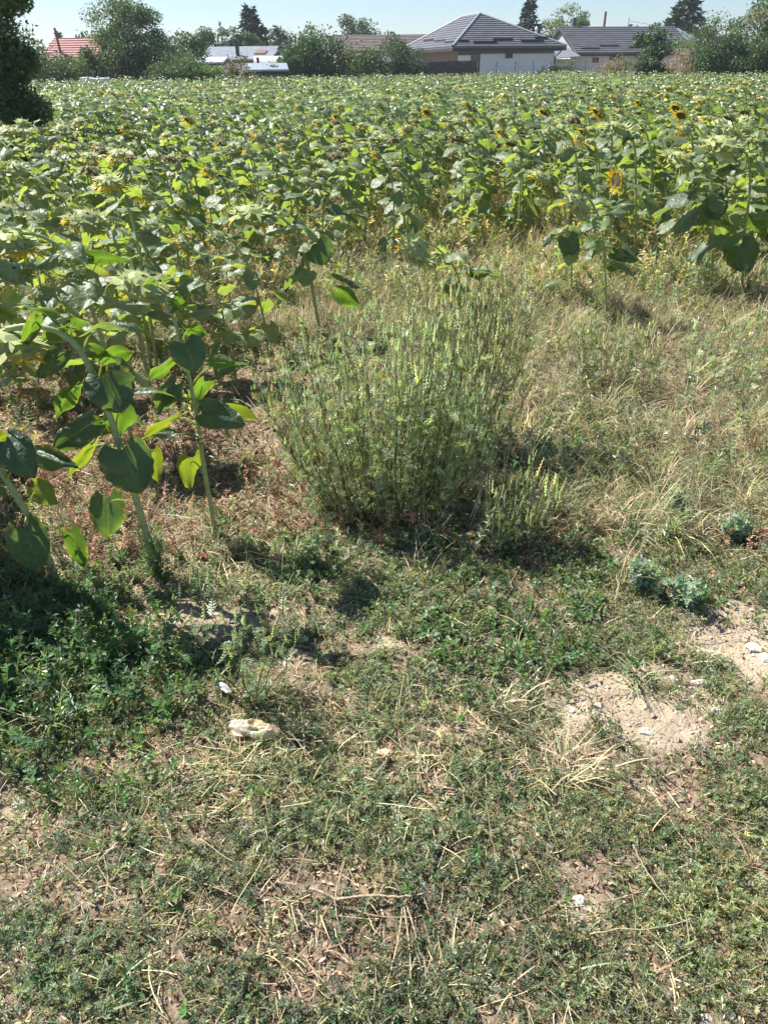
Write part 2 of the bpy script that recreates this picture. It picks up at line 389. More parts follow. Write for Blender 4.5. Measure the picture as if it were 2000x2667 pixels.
def ground_cover():
    rg = np.random.default_rng(21)
    # prostrate knotweed: small blue-green leaves
    t = [sprig(rg, 13, .0125, .0036, .024, .034) for _ in range(12)]
    def dn(x, y, u, v, ba, br, gr):
        n_ = vn(x * 9, y * 9, 31); n2 = vn(x * 2.3, y * 2.3, 32)
        return np.clip((1 - ba * 1.12) * (1 - br * .85) * np.clip(n_ * 2.0 - .25, .05, 1) * (.35 + .95 * n2), 0, 1)
    x, y, u, v, br, gr = strew(105000, .35, 3.3, dn, rg)
    sc_ = rg.uniform(.6, 1.2, len(x)); c = pal(rg, len(x), BLUEG + OLIVE[:2], .22)
    pk = vn(x * 3, y * 3, 33)[:, None]; c = c * (.75 + .55 * pk) * (1 + (vn(x * 1.1, y * 1.1, 34)[:, None] - .5) * [[.25, .12, -.1]])
    cloud('knotweed', t, x, y, sc_, c, MAT['herb'], rg, .35, label='low mat of small blue-green knotweed leaves covering the verge', cat='ground cover')
    # brighter broad-leaf patches
    t = [sprig(rg, 11, .017, .0095, .035, .03) for _ in range(8)]
    x, y, u, v, br, gr = strew(42000, .6, 6.5, lambda x, y, u, v, ba, br, gr: np.clip(gr * 1.15 * (v < 2150) * (.1 + 1.2 * vn(x * 7, y * 7, 41)) * (1 - ba) + .015, 0, 1), rg)
    c = pal(rg, len(x), BRIGHTG + BLUEG[:1], .2)
    cloud('clover', t, x, y, rg.uniform(.7, 1.5, len(x)), c, MAT['herb'], rg, .35, label='fresh green patches of clover and purslane', cat='ground cover')
    t = [tuft(rg, 7, .07, .0022, (.1, 1.1), (.2, 1.8), .02, 4) for _ in range(8)]
    x, y, u, v, br, gr = strew(9000, .4, 3.4, lambda x, y, u, v, ba, br, gr: np.clip(vn(x * 2.6, y * 2.6, 57) * 1.9 - .75, 0, 1) * np.where(v > 2050, .35, 1), rg)
    cloud('dry_blades', t, x, y, rg.uniform(.5, 1.5, len(x)), pal(rg, len(x), STRAW + OLIVE, .2), MAT['dry'], rg, .25, label='thin dried grass blades through the low weeds', cat='grass')
    # taller lush weeds, mostly in the shade at the lower left
    t = [sprig(rg, 22, .022, .010, .10, .04) for _ in range(8)]
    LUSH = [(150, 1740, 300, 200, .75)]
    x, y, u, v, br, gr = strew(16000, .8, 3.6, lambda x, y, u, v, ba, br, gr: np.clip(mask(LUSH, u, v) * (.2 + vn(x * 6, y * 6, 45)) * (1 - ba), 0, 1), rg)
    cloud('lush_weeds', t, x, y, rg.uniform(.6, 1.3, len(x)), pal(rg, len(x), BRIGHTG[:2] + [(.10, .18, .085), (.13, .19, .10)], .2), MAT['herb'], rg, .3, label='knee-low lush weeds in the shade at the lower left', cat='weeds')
    # short green grass
    t = [tuft(rg, 9, .06, .0028) for _ in range(8)]
    x, y, u, v, br, gr = strew(21000, .4, 6.5, lambda x, y, u, v, ba, br, gr: np.clip((.25 + .6 * gr) * (1 - ba * 1.1) * (vn(x * 4, y * 4, 51) * 1.6 - .3), 0, 1), rg)
    c = pal(rg, len(x), BRIGHTG + BLUEG + OLIVE, .22)
    cloud('green_grass', t, x, y, rg.uniform(.5, 1.5, len(x)), c, MAT['herb'], rg, .25, label='short green grass blades among the weeds', cat='grass')
    # dead brown leaf litter
    t = [chip(rg, .022, .009) for _ in range(8)] + [chip(rg, .032, .0045) for _ in range(6)]
    x, y, u, v, br, gr = strew(260000, .35, 6.5, lambda x, y, u, v, ba, br, gr: np.clip((br * 1.0 + .48) * (1 - ba * .8), 0, 1), rg)
    c = pal(rg, len(x), BROWNS + STRAW[:2], .3)
    cloud('leaf_litter', t, x, y, rg.uniform(.35, .95, len(x)), c, MAT['dry'], rg, .45, .004, label='reddish brown litter of dead leaves on the soil', cat='litter')
    # dead weeds still standing
    t = [sprig(rg, 20, .018, .007, .07, .035) for _ in range(6)]
    x, y, u, v, br, gr = strew(26000, 1.6, 6.5, lambda x, y, u, v, ba, br, gr: np.clip(br * (v < 1480) * .9 * (.2 + vn(x * 5, y * 5, 63)), 0, 1), rg)
    cloud('dead_weeds', t, x, y, rg.uniform(.5, 1.4, len(x)), pal(rg, len(x), BROWNS + STRAW[3:4] + OLIVE[2:3], .3), MAT['dry'], rg, .4, label='withered reddish brown weeds still standing under the left sunflowers', cat='weeds')
    # crumbs and small clods on the bare soil
    t = []
    for _ in range(6):
        q = rg.uniform(.6, 1.2, 6) * .006; o = np.array([(q[0], 0, 0), (0, q[1], 0), (-q[2], 0, 0), (0, -q[3], 0), (0, 0, q[4] * .7), (0, 0, -q[5] * .5)]); t.append(G().add(o, [(0, 1, 4), (1, 2, 4), (2, 3, 4), (3, 0, 4), (1, 0, 5), (2, 1, 5), (3, 2, 5), (0, 3, 5)]).flat())
    x, y, u, v, br, gr = strew(90000, .5, 4.2, lambda x, y, u, v, ba, br, gr: np.clip(ba * 1.1 + br * .12, 0, 1), rg)
    cloud('soil_crumbs', t, x, y, np.exp(rg.normal(-.45, .55, len(x))), pal(rg, len(x), [(.44, .36, .26), (.52, .44, .33), (.34, .27, .19), (.58, .53, .45)], .15), MAT['dry'], rg, .6, .0, label='crumbs and little clods of dry earth on the bare patches', cat='soil crumbs')
    # loose straw
    t = [straw(rg, L, .0016) for L in (.03, .04, .05, .06, .08, .10, .14)]
    x, y, u, v, br, gr = strew(80000, .4, 6.5, lambda x, y, u, v, ba, br, gr: np.clip(.04 + .50 * br * np.where(v > 1900, .8, 1) + .5 * np.clip(vn(x * 3, y * 3, 61) - .5, 0, 1) - ba * .15 + .3 * (v < 1450), 0, 1), rg)
    c = pal(rg, len(x), STRAW + BROWNS[2:3], .22)
    cloud('straw', t, x, y, rg.uniform(.45, 1.25, len(x)), c, MAT['dry'], rg, .16, .014, label='pale dry straw and thin stalks lying over the weeds', cat='straw')
    # tall dry grass in the middle and on the right
    t = [tuft(rg, 12, .27, .0034, (.5, 1.45), (.5, 2.3), .03, 4) for _ in range(8)]
    def dd(x, y, u, v, ba, br, gr):
        right = np.clip((u - 1050) / 500, 0, 1) * (v < 1400); mid = (v < 900) * 1.0
        return np.clip((right * .95 + mid * 1.1) * (1 - br * .5) * (1 - gr * .6) * (.2 + 1.2 * vn(x * 2.2, y * 2.2, 71)) + .02 * (v < 1600), 0, 1) * (v < 1700)
    x, y, u, v, br, gr = strew(19000, 1.9, 8, dd, rg)
    c = pal(rg, len(x), STRAW + OLIVE + [(.20, .26, .11), (.26, .30, .13), (.22, .16, .10)], .25)
    cloud('dry_grass', t, x, y, rg.uniform(.35, 1.05, len(x)), c, MAT['dry'], rg, .22, label='tall straw coloured dry grass between path and sunflowers', cat='grass')
    # green weeds mixed through it
    t = [sprig(rg, 20, .035, .012, .16, .05) for _ in range(8)]
    def dw(x, y, u, v, ba, br, gr):
        return np.clip(((v < 1250) * .45 + (v < 1450) * .12) * (.1 + 1.3 * vn(x * 1.7, y * 1.7, 81)) * (1 - br * .55), 0, 1)
    x, y, u, v, br, gr = strew(13000, 2.2, 10, dw, rg)
    c = pal(rg, len(x), BLUEG + OLIVE + BRIGHTG[:1], .22)
    cloud('wild_weeds', t, x, y, rg.uniform(.5, 1.3, len(x)), c, MAT['herb'], rg, .3, label='mixed green weeds growing through the dry grass', cat='weeds')
    x, y, u, v, br, gr = strew(15000, 6, 15, lambda x, y, u, v, ba, br, gr: .15 + .8 * vn(x * 1.2, y * 1.2, 95), rg)
    cloud('field_weeds', t, x, y, rg.uniform(.9, 2.0, len(x)), pal(rg, len(x), OLIVE + BRIGHTG[2:] + STRAW[:2] + OLIVE, .22), MAT['herb'], rg, .3, label='green weeds standing between the sunflower stems', cat='weeds')
    # grass under the sunflower rows
    t = [tuft(rg, 10, .32, .006, (.8, 1.5), (.4, 1.8), .06, 3) for _ in range(6)]
    x, y, u, v, br, gr = strew(26000, 6.0, 19, lambda x, y, u, v, ba, br, gr: .4 + .6 * vn(x, y, 91), rg)
    c = pal(rg, len(x), STRAW + STRAW + OLIVE, .2)
    cloud('field_grass', t, x, y, rg.uniform(.5, 1.2, len(x)), c, MAT['dry'], rg, .2, label='dry pale grass growing under the sunflower rows', cat='grass')
ground_cover()
# ================================================================== SUNFLOWERS
LODS = {0: (11, 8), 1: (6, 4), 2: (3, 2), 3: (2, 2)}
def leaf_geo(attach, base, tip, width, nrm, rg, lod=0, col=(.06, .13, .05), curl=None, fold=None):
    """petiole from attach to base, then a heart-shaped blade from base to tip"""
    g = G(); attach, base, tip = map(lambda a: np.asarray(a, float), (attach, base, tip))
    ax = tip - base; L = np.linalg.norm(ax); ax = ax / (L + 1e-9); n = unit(np.asarray(nrm, float) - ax * (np.asarray(nrm, float) @ ax)); sd_ = np.cross(n, ax)
    R, Cn = LODS[lod]; curl = rg.uniform(.02, .34) if curl is None else curl; fold = rg.uniform(.0, .45) if fold is None else fold
    U = np.linspace(0, 1, R + 1) ** .9; Vv = np.linspace(-1, 1, Cn + 1); ph = rg.uniform(0, 6.28, 3); wav = rg.uniform(.04, .14) * L
    P = []; UV = []
    for i, a in enumerate(U):
        wd = 2.05 * (a + .03) ** .40 * (1 - a) ** .80 if a < .999 else .0
        if lod == 0 and 0 < i < R: wd *= 1 + (.035 if i % 2 else -.035)
        for b in Vv:
            xx = a * L - .24 * L * abs(b) ** 1.4 * (1 - a) ** 3
            yy = b * wd * width * .5
            zz = -curl * L * (a ** 2 - a) * 1.6 - fold * abs(yy) * .8 + wav * math.sin(a * 7 + ph[0] + b * 1.5) * abs(b) ** 1.5 + .35 * wav * math.sin(b * 5 + ph[1])
            P.append(base + ax * xx + sd_ * yy + n * zz); UV.append((a * .98 + .01, b * .49 + .5))
    C = Cn + 1; Fc = [(i * C + j, i * C + j + 1, (i + 1) * C + j + 1, (i + 1) * C + j) for i in range(R) for j in range(Cn)]
    col = np.asarray(col, float); g.add(P, Fc, col, UV)
    if lod < 3:
        mid = (attach + base) / 2 + np.array([0, 0, .12 * np.linalg.norm(base - attach)])
        pp = smooth_path([attach, mid, base, base + ax * L * .25], 7 if lod == 0 else 3 if lod == 2 else 4)
        V, Fc = tube(pp, np.linspace(.0042, .0014, len(pp)), 5 if lod == 0 else 3)
        g.add(V, Fc, (.32, .38, .17), np.full((len(V), 2), .01) + [[0, .15]])
    return g
def head_geo(center, face, R, rg, petals=20, plen=.05, lod=0, brown=False, green=(.36, .40, .16)):
    """calyx with bracts / ray petals / seed disc, each a G; face = direction the disc looks"""
    f = unit(face); a = unit(np.cross(f, [0.13, .2, 1])); b = np.cross(f, a); c = np.asarray(center, float)
    def P(r, th, h): return c + a * (r * math.cos(th)) + b * (r * math.sin(th)) + f * h
    cal, pet, dsc = G(), G(), G(); n = {0: 22, 1: 14, 2: 8, 3: 6}[lod]
    prof = [(.14, -.62), (.42, -.58), (.78, -.38), (1.0, -.05), (.97, .16)] if lod < 2 else [(.2, -.45), (.9, -.2), (1, .08)]
    V = [P(r * R * (1 + .03 * math.sin(3 * k)), k * 6.2832 / n, h * R) for r, h in prof for k in range(n)]
    Fc = [(i * n + k, i * n + (k + 1) % n, (i + 1) * n + (k + 1) % n, (i + 1) * n + k) for i in range(len(prof) - 1) for k in range(n)]
    gc = (.20, .16, .07) if brown else green
    cal.add(V, Fc, gc)
    nb = {0: 2, 1: 2, 2: 1, 3: 0}[lod]
    for ring in range(nb):
        m = {0: 20, 1: 12, 2: 8}[lod]
        for k in range(m):
            th = (k + .5 * ring + rg.uniform(-.2, .2)) * 6.2832 / m; r0 = R * (.62 + .3 * ring); L = R * rg.uniform(.5, .95); wd = R * .34
            out = rg.uniform(-.5, .9)
            h0 = R * (-.44 + .3 * ring); t_ = np.array([-math.sin(th), math.cos(th)]); tv = a * t_[0] + b * t_[1]
            p0 = P(r0, th, h0); p1 = P(r0 + L * .55, th, h0 + R * .06 - out * L * .2); p2 = P(r0 + L, th, h0 - out * L * .8)
            cal.add([p0 - tv * wd * .5, p0 + tv * wd * .5, p1 + tv * wd * .42, p2, p1 - tv * wd * .42], [(0, 1, 2, 4)], gc)
            cal.add([p1 - tv * wd * .42, p1 + tv * wd * .42, p2], [(0, 1, 2)], gc)
    ring0 = []
    for k in range(petals):
        th = (k + rg.uniform(-.3, .3)) * 6.2832 / max(petals, 1)
        L = plen * rg.uniform(.6, 1.15); wd = L * .32; tv = -a * math.sin(th) + b * math.cos(th); hh = rg.uniform(.1, .9)
        p0 = P(R * .95, th, R * .08); p1 = P(R * .95 + L * .5 * (1 - hh * .4), th, R * .08 + L * .3 * hh); p2 = P(R * .95 + L * (1 - hh * .6), th, R * .08 + L * .9 * hh)
        cy = np.array([.85, .55, .02]) * rg.uniform(.85, 1.1)
        pet.add([p0 - tv * wd * .3, p0 + tv * wd * .3, p1 + tv * wd * .5, p1 - tv * wd * .5], [(0, 1, 2, 3)], cy)
        pet.add([p1 - tv * wd * .5, p1 + tv * wd * .5, p2], [(0, 1, 2)], cy); ring0.append(P(R * .88, th, R * .05))
    for k in range(petals if petals > 2 else 0):            # the petals' feet join in one ring
        m_ = pet.n; pet.add([ring0[k], ring0[(k + 1) % petals]], [(0, 0, 1)][:0] or np.zeros((0, 3), int), (.5, .4, .05))
        b0, b1 = k * 7, ((k + 1) % petals) * 7; pet.f.append(np.array([(m_, b0 + 0, b0 + 1, m_ + 1)])); pet.mi.append(np.zeros(1)); pet.f.append(np.array([(m_ + 1, b0 + 1, b1 + 0)])); pet.mi.append(np.zeros(1))
    n2 = n; V = [P(0, 0, R * .22)] + [P(r * R, k * 6.2832 / n2, h * R) for r, h in ((.5, .2), (.97, .1)) for k in range(n2)]
    dsc.add(V, [(0, 1 + k, 1 + (k + 1) % n2) for k in range(n2)], (.24, .17, .05) if not brown else (.20, .15, .085))
    dsc.add(V, [(1 + k, 1 + n2 + k, 1 + n2 + (k + 1) % n2, 1 + (k + 1) % n2) for k in range(n2)], (.24, .17, .05) if not brown else (.20, .15, .085))
    return cal, pet, dsc
LG = [(.120, .175, .085), (.145, .20, .098), (.18, .23, .13)]
def leaf_col(t, rg):
    c = np.array(LG[rg.integers(0, 3)]) * rg.uniform(.85, 1.2)
    yl = max(0, .30 - t) * 1.3 * rg.uniform(.2, 1.3)
    return c * (1 - min(yl, .8)) + np.array([.24, .21, .03]) * min(yl, .8)
def stem_geo(path, lod=0, r0=.0125):
    n = len(path); rad = np.linspace(r0, r0 * .58, n); rad[-2:] *= 1.15
    V, Fc = tube(path, rad, {0: 8, 1: 6, 2: 4, 3: 3}[lod]); g = G()
    tt = np.repeat(np.linspace(0, 1, n), len(V) // n)[:, None]
    g.add(V, Fc, np.array([.44, .46, .22]) * (1 - tt) + np.array([.33, .42, .19]) * tt); return g
def auto_leaves(path, rg, n, lod, size=1.0, lo=.12, hi=.93):
    out = []; az = rg.uniform(0, 6.28); K = len(path) - 1
    for i in range(n):
        t = lo + (hi - lo) * (i + rg.uniform(-.2, .2)) / max(n - 1, 1); t = min(max(t, .03), .96)
        p = path[int(t * K)] * (1 - (t * K % 1)) + path[min(int(t * K) + 1, K)] * (t * K % 1)
        az += 2.4 + rg.uniform(-.5, .5); el = rg.uniform(.25, .8)
        pl = rg.uniform(.05, .11) * size * (1.1 - .4 * t); L = rg.uniform(.088, .15) * size * (.75 + .6 * math.sin(math.pi * min(t * .95 + .05, 1)) ** .8)
        if t > .85: L *= .7
        d = np.array([math.cos(az), math.sin(az), 0]); base = p + d * pl * math.cos(el) + np.array([0, 0, pl * math.sin(el)])
        dr = rg.uniform(-.15, 1.15) * (1.15 - .6 * t); ax = d * math.cos(dr) - np.array([0, 0, math.sin(dr)])
        nr = d * math.sin(dr) + np.array([0, 0, math.cos(dr)]) + rg.normal(0, .22, 3)
        if lod >= 2: dr *= 1
        out.append(leaf_geo(p, base, base + ax * L, L * rg.uniform(.78, .98), nr, rg, lod, leaf_col(t, rg)))
    return out
def proto(seed, lod, H=None):
    """a whole plant at the origin with its head nodding towards -X"""
    rg = np.random.default_rng(seed); H = H or rg.uniform(.86, 1.05); sw = rg.normal(0, .03, 2)
    nod = rg.uniform(.10, .24); R = rg.uniform(.045, .075); dropk = rg.uniform(.0, .10)
    pts = [(0, 0, -.03), (sw[0] * .3, sw[1] * .5, H * .35), (sw[0], sw[1], H * .7), (sw[0] - nod * .25, sw[1], H * .92), (sw[0] - nod * .6, sw[1], H), (sw[0] - nod, sw[1], H - dropk)]
    path = smooth_path(pts, {0: 18, 1: 12, 2: 7, 3: 5}[lod])
    st = stem_geo(path, lod, rg.uniform(.009, .0125))
    brown = seed % 5 == 4; fl = seed % 5 == 1 or seed % 7 == 3
    face = np.array([-rg.uniform(.1, .7), rg.uniform(-.2, .35), -rg.uniform(.9, 1.5)])
    c = path[-1] + unit(face) * R * .45
    face = np.array([-.75, -.12, -.85]) if seed % 7 == 3 and lod < 2 else face
    hd = head_geo(c, face, R, rg, (18 if fl else (3 if not brown else 0)) if lod < 2 else (4 if seed % 7 == 3 else 0), R * (.75 if not fl else 1.1), lod, brown)
    n = int(rg.integers(13, 17)); n = n if lod < 2 else (11 if lod == 2 else 8)
    lv = auto_leaves(path, rg, n, lod, 1.0 if lod < 2 else (1.1 if lod == 2 else 1.35), lo=.14 if lod < 3 else .5)
    return dict(stem=st, leaves=lv, head=hd, brown=brown, fl=fl)
def assemble(name, loc, pl, label, group, separate=True, rz=0, s=1.0, cache=None):
    """Empty > stem, leaf..., flower_head (> petals, seed_disc)"""
    root = thing(name, loc, label, 'sunflower', group, rz); root.scale = (s, s, s)
    if cache is None: cache = {}
    if 'stem' not in cache:
        cache['stem'] = pl['stem'].mesh('stem', MAT['stem']); cache['leaf'] = [g.mesh('leaf', MAT['sf_leaf']) for g in pl['leaves']]
        al = G()
        for g in pl['leaves']: al.merge(g)
        cache['foliage'] = al.mesh('foliage', MAT['sf_leaf'])
        if pl['head']:
            cal, pet, dsc = pl['head']; cache['head'] = cal.mesh('flower_head', MAT['stem'], False)
            cache['petals'] = pet.mesh('petals', MAT['petal'], False) if pet.n else None; cache['disc'] = dsc.mesh('seed_disc', MAT['disc'])
    link('stem', cache['stem'], root)
    if separate:
        for m_ in cache['leaf']: link('leaf', m_, root)
    else: link('foliage', cache['foliage'], root)
    if pl['head']:
        h = link('flower_head', cache['head'], root)
        if cache['petals']: link('petals', cache['petals'], h)
        link('seed_disc', cache['disc'], h)
    return root
NEARG = 'sunflowers along the near edge of the field'
CAMDIR = lambda p: unit(CAM - p)
taken = []; rg_off = np.random.default_rng(77)
def hero(label, base_px, stem_px, leaves=(), head=None, autoN=0, dy=0.0, seed=0, r0=.0125, lod=0, hsize=.07, face=(-.5, .3, -1), petals=14, lo=.12, hi=.93, brown=False, size=1.0, plen=None):
    """stem_px: pixels up the stem, laid in the upright plane through the base; leaves: (attach, base, tip, width, colour key, depth of base, depth of tip)"""
    rg = np.random.default_rng(seed + 900); B = on(*base_px); Y0 = B[1]; n = len(stem_px)
    P = [B + np.array([0, 0, -.03])] + [at(u, v, Y0 + dy * (i + 1) / n) for i, (u, v) in enumerate(stem_px)]
    path = smooth_path(P, 22) - B; P = np.array(P) - B
    lv = []
    for (au, av), (bu, bv), (tu, tv), wpx, ck, db, dt in leaves:
        k = np.argmin([abs(proj((path[i] + B)[None])[1][0] - av) + .5 * abs(proj((path[i] + B)[None])[0][0] - au) for i in range(len(path))])
        A = path[k]; Yk = A[1] + Y0; b_ = at(bu, bv, Yk + db) - B; t_ = at(tu, tv, Yk + dt) - B
        dep = proj((b_ + B)[None])[2][0]; wid = wpx * dep / F_PX
        tocam = CAMDIR(b_ + B)
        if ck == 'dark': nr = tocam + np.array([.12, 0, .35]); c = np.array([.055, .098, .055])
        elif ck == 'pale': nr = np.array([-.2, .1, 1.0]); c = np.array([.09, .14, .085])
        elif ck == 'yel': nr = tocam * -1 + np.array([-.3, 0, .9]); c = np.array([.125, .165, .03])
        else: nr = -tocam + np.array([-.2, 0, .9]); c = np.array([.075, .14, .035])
        lv.append(leaf_geo(A, b_, t_, wid, nr + rg.normal(0, .08, 3), rg, lod, c * rg.uniform(.9, 1.12)))
    if autoN: lv += auto_leaves(path, rg, autoN + 4, lod, size * 1.08, lo, hi)
    hd = None
    if head is not None:
        hp = at(head[0], head[1], Y0 + dy) - B
        hd = head_geo(hp, face, hsize, rg, petals, plen or hsize * .85, lod, brown)
    taken.append((B[0], B[1]))
    return assemble('sunflower', B, dict(stem=stem_geo(path, lod, r0), leaves=lv, head=hd), label, NEARG)
# the three large plants on the left, leaf by leaf
hero('sunflower leaning out of the left frame edge with big dark heart leaf near the soil', (155, 1520), [(130, 1462), (95, 1380), (50, 1300), (0, 1225), (-50, 1130), (-80, 1020), (-110, 930), (-180, 900)],
     [((10, 1240), (15, 1150), (92, 1245), 105, 'dark', -.10, -.16), ((20, 1250), (88, 1178), (206, 1218), 56, 'dark', -.02, -.06),
      ((0, 1220), (50, 1120), (-8, 1158), 44, 'yel', .12, .16), ((80, 1350), (92, 1268), (152, 1312), 64, 'yel', .04, .02), ((70, 1350), (64, 1377), (106, 1490), 108, 'dark', -.06, -.08),
      ((95, 1382), (185, 1388), (222, 1478), 54, 'lit', .05, .03), ((40, 1290), (-10, 1260), (-60, 1300), 70, 'dark', 0, 0), ((0, 1225), (-70, 1120), (-160, 1100), 70, 'pale', 0, 0), ((-60, 1100), (-10, 1010), (100, 985), 44, 'pale', -.05, -.1)],
     head=(-200, 940), seed=1, r0=.0125)
hero('tall sunflower arching left over a large dark heart leaf, third stem from the left', (408, 1500), [(399, 1459), (369, 1339), (343, 1262), (318, 1171), (292, 1094), (266, 1029), (245, 974), (228, 930), (206, 888), (172, 858), (107, 838), (64, 842), (18, 858)],
     [((318, 1171), (320, 1172), (368, 1286), 142, 'dark', -.08, -.12), ((266, 1029), (277, 982), (318, 1076), 132, 'dark', -.07, -.10), ((258, 1010), (300, 955), (342, 1010), 70, 'dark', -.02, .02),
      ((250, 990), (266, 938), (350, 915), 66, 'lit', .03, .04), ((250, 990), (202, 1006), (146, 1094), 54, 'lit', .03, .02), ((292, 1100), (236, 1104), (136, 1170), 82, 'dark', -.02, -.03),
      ((318, 1171), (236, 1160), (172, 1253), 42, 'yel', .04, .02), ((300, 1110), (310, 1066), (312, 1136), 84, 'lit', .04, .05), ((300, 1110), (250, 1095), (300, 1130), 44, 'lit', .05, .05), ((325, 1200), (398, 1178), (412, 1256), 46, 'yel', .05, .04),
      ((356, 1330), (279, 1298), (284, 1404), 92, 'dark', .0, -.02), ((223, 943), (160, 918), (98, 988), 58, 'dark', -.02, 0), ((225, 920), (236, 862), (366, 860), 46, 'pale', -.02, -.04),
      ((180, 862), (172, 855), (112, 888), 60, 'lit', .03, .05), ((90, 840), (92, 832), (58, 920), 42, 'lit', -.02, -.03), ((200, 880), (186, 838), (236, 862), 44, 'lit', .03, .04), ((206, 888), (150, 830), (60, 800), 44, 'lit', .05, .1), ((215, 900), (240, 905), (300, 935), 40, 'lit', .03, .0)],
     head=(22, 905), seed=2, r0=.0145, hsize=.085, face=(-.15, -.05, -1), petals=16)
hero('slim upright sunflower with glowing yellow leaf low on the stem beside bare litter', (560, 1396), [(552, 1330), (532, 1223), (522, 1150), (511, 1064), (489, 965), (478, 905), (464, 853), (447, 800), (429, 772), (405, 745), (380, 722)],
     [((481, 905), (482, 894), (512, 968), 100, 'dark', -.05, -.08), ((475, 880), (487, 858), (540, 868), 60, 'lit', .03, .02), ((485, 950), (452, 937), (388, 993), 52, 'lit', .03, .02), ((500, 1000), (556, 946), (655, 952), 22, 'lit', 0, 0),
      ((520, 1090), (534, 1072), (638, 1104), 80, 'dark', -.03, -.05), ((520, 1090), (600, 1062), (676, 1096), 44, 'yel', .04, .04), ((511, 1064), (534, 994), (498, 1046), 60, 'lit', .04, .04), ((505, 1030), (478, 1040), (338, 1020), 44, 'pale', -.02, -.04),
      ((500, 1010), (456, 1002), (404, 1080), 54, 'dark', -.03, -.02), ((520, 1110), (466, 1082), (372, 1147), 50, 'yel', .02, .02), ((522, 1150), (500, 1132), (398, 1134), 26, 'pale', -.02, -.03), ((524, 1160), (524, 1152), (484, 1144), 26, 'pale', -.02, -.03),
      ((530, 1227), (496, 1190), (494, 1274), 72, 'yel', .0, 0), ((450, 815), (456, 810), (532, 792), 24, 'pale', 0, 0), ((440, 800), (452, 775), (478, 815), 44, 'lit', .03, .03), ((410, 750), (395, 735), (350, 790), 36, 'lit', -.03, -.05), ((415, 755), (430, 730), (500, 715), 30, 'pale', .02, .03)],
     head=(368, 752), seed=3, r0=.010, hsize=.075, face=(-.45, .1, -1), petals=5, plen=.06)
hero('sunflower whose drooping head with yellow petals hangs at the left frame edge', (345, 1150), [(330, 1080), (300, 1000), (275, 909), (245, 815), (223, 763), (202, 712), (172, 650), (129, 613), (86, 600), (50, 606)],
     [((250, 830), (240, 672), (345, 684), 42, 'lit', .02, .03), ((215, 740), (200, 730), (165, 775), 46, 'pale', -.03, -.06), ((200, 700), (206, 640), (170, 665), 60, 'lit', .02, .03)], head=(34, 640), autoN=9, seed=4, lo=.3, hsize=.09, face=(-.1, .05, -1), petals=22)
hero('sunflower stem between the arching plant and the slim upright one', (392, 1010), [(374, 922), (361, 850), (343, 793), (330, 730), (318, 686), (300, 620), (280, 570), (250, 560)], head=(225, 575), autoN=10, seed=5, lo=.3)
hero('sunflower with twisted head showing yellow petals above the dry grass left of centre', (618, 1000), [(610, 960), (592, 870), (575, 793), (555, 735), (537, 686), (520, 650), (500, 630)], head=(480, 645), autoN=9, seed=6, hsize=.055, petals=18, face=(-.8, -.25, -.6), r0=.008, lo=.1)
hero('slender sunflower just left of the ragweed, small green head nodding', (712, 925), [(695, 866), (678, 790), (661, 725), (645, 685), (623, 647), (600, 618), (582, 605)], head=(565, 620), autoN=8, seed=7, hsize=.055, r0=.008, petals=4, face=(-.6, .3, -1))
hero('sunflower with wide pale flat head rising directly behind the ragweed', (835, 880), [(828, 830), (815, 760), (805, 700), (790, 640), (765, 595), (723, 552), (690, 545)],
     [((800, 690), (822, 632), (850, 690), 88, 'dark', -.05, -.08), ((800, 690), (772, 722), (722, 800), 46, 'pale', -.03, -.05), ((812, 740), (868, 716), (936, 752), 34, 'pale', 0, 0), ((812, 740), (880, 760), (940, 800), 50, 'lit', .03, .03)], head=(655, 566), autoN=7, seed=8, lo=.45, hsize=.11, face=(-.2, .1, -1), petals=6)
hero('short sunflower with a crumpled green head over the right half of the ragweed', (1222, 835), [(1215, 790), (1200, 740), (1181, 690), (1150, 655), (1120, 632), (1102, 628)],
     [((1190, 710), (1170, 720), (1140, 800), 46, 'pale', -.03, -.05), ((1190, 710), (1230, 718), (1310, 716), 24, 'pale', 0, 0), ((1185, 700), (1200, 690), (1250, 730), 50, 'pale', -.03, -.05)], head=(1078, 655), autoN=4, seed=9, hsize=.10, face=(-.6, .45, -.7), petals=4, r0=.010)
hero('sunflower standing alone in dry grass right of centre with hanging grey-green leaves', (1580, 850), [(1578, 790), (1575, 720), (1573, 670), (1570, 620), (1565, 580), (1548, 535), (1528, 512)],
     [((1575, 740), (1580, 742), (1600, 800), 0, 'dark', 0, 0), ((1577, 790), (1590, 825), (1608, 875), 60, 'dark', -.03, -.05), ((1570, 650), (1600, 658), (1665, 682), 36, 'dark', -.02, -.02), ((1575, 740), (1560, 750), (1548, 805), 52, 'pale', -.03, -.05), ((1572, 690), (1545, 640), (1508, 690), 46, 'pale', -.03, -.05), ((1575, 690), (1590, 690), (1612, 700), 40, 'lit', .03, .03)][1:],
     head=(1498, 535), autoN=5, seed=10, lo=.5, hsize=.09, face=(-.7, .45, -.8), petals=4, r0=.010)
hero('sunflower with two dark hanging leaves left of the lone one in dry grass', (1487, 800), [(1488, 720), (1487, 661), (1478, 600), (1470, 540), (1455, 480), (1430, 450)],
     [((1487, 660), (1478, 620), (1492, 680), 60, 'dark', -.05, -.07), ((1486, 640), (1440, 600), (1412, 645), 34, 'pale', -.02, -.04)], head=(1405, 462), autoN=8, seed=11, r0=.009, hsize=.06)
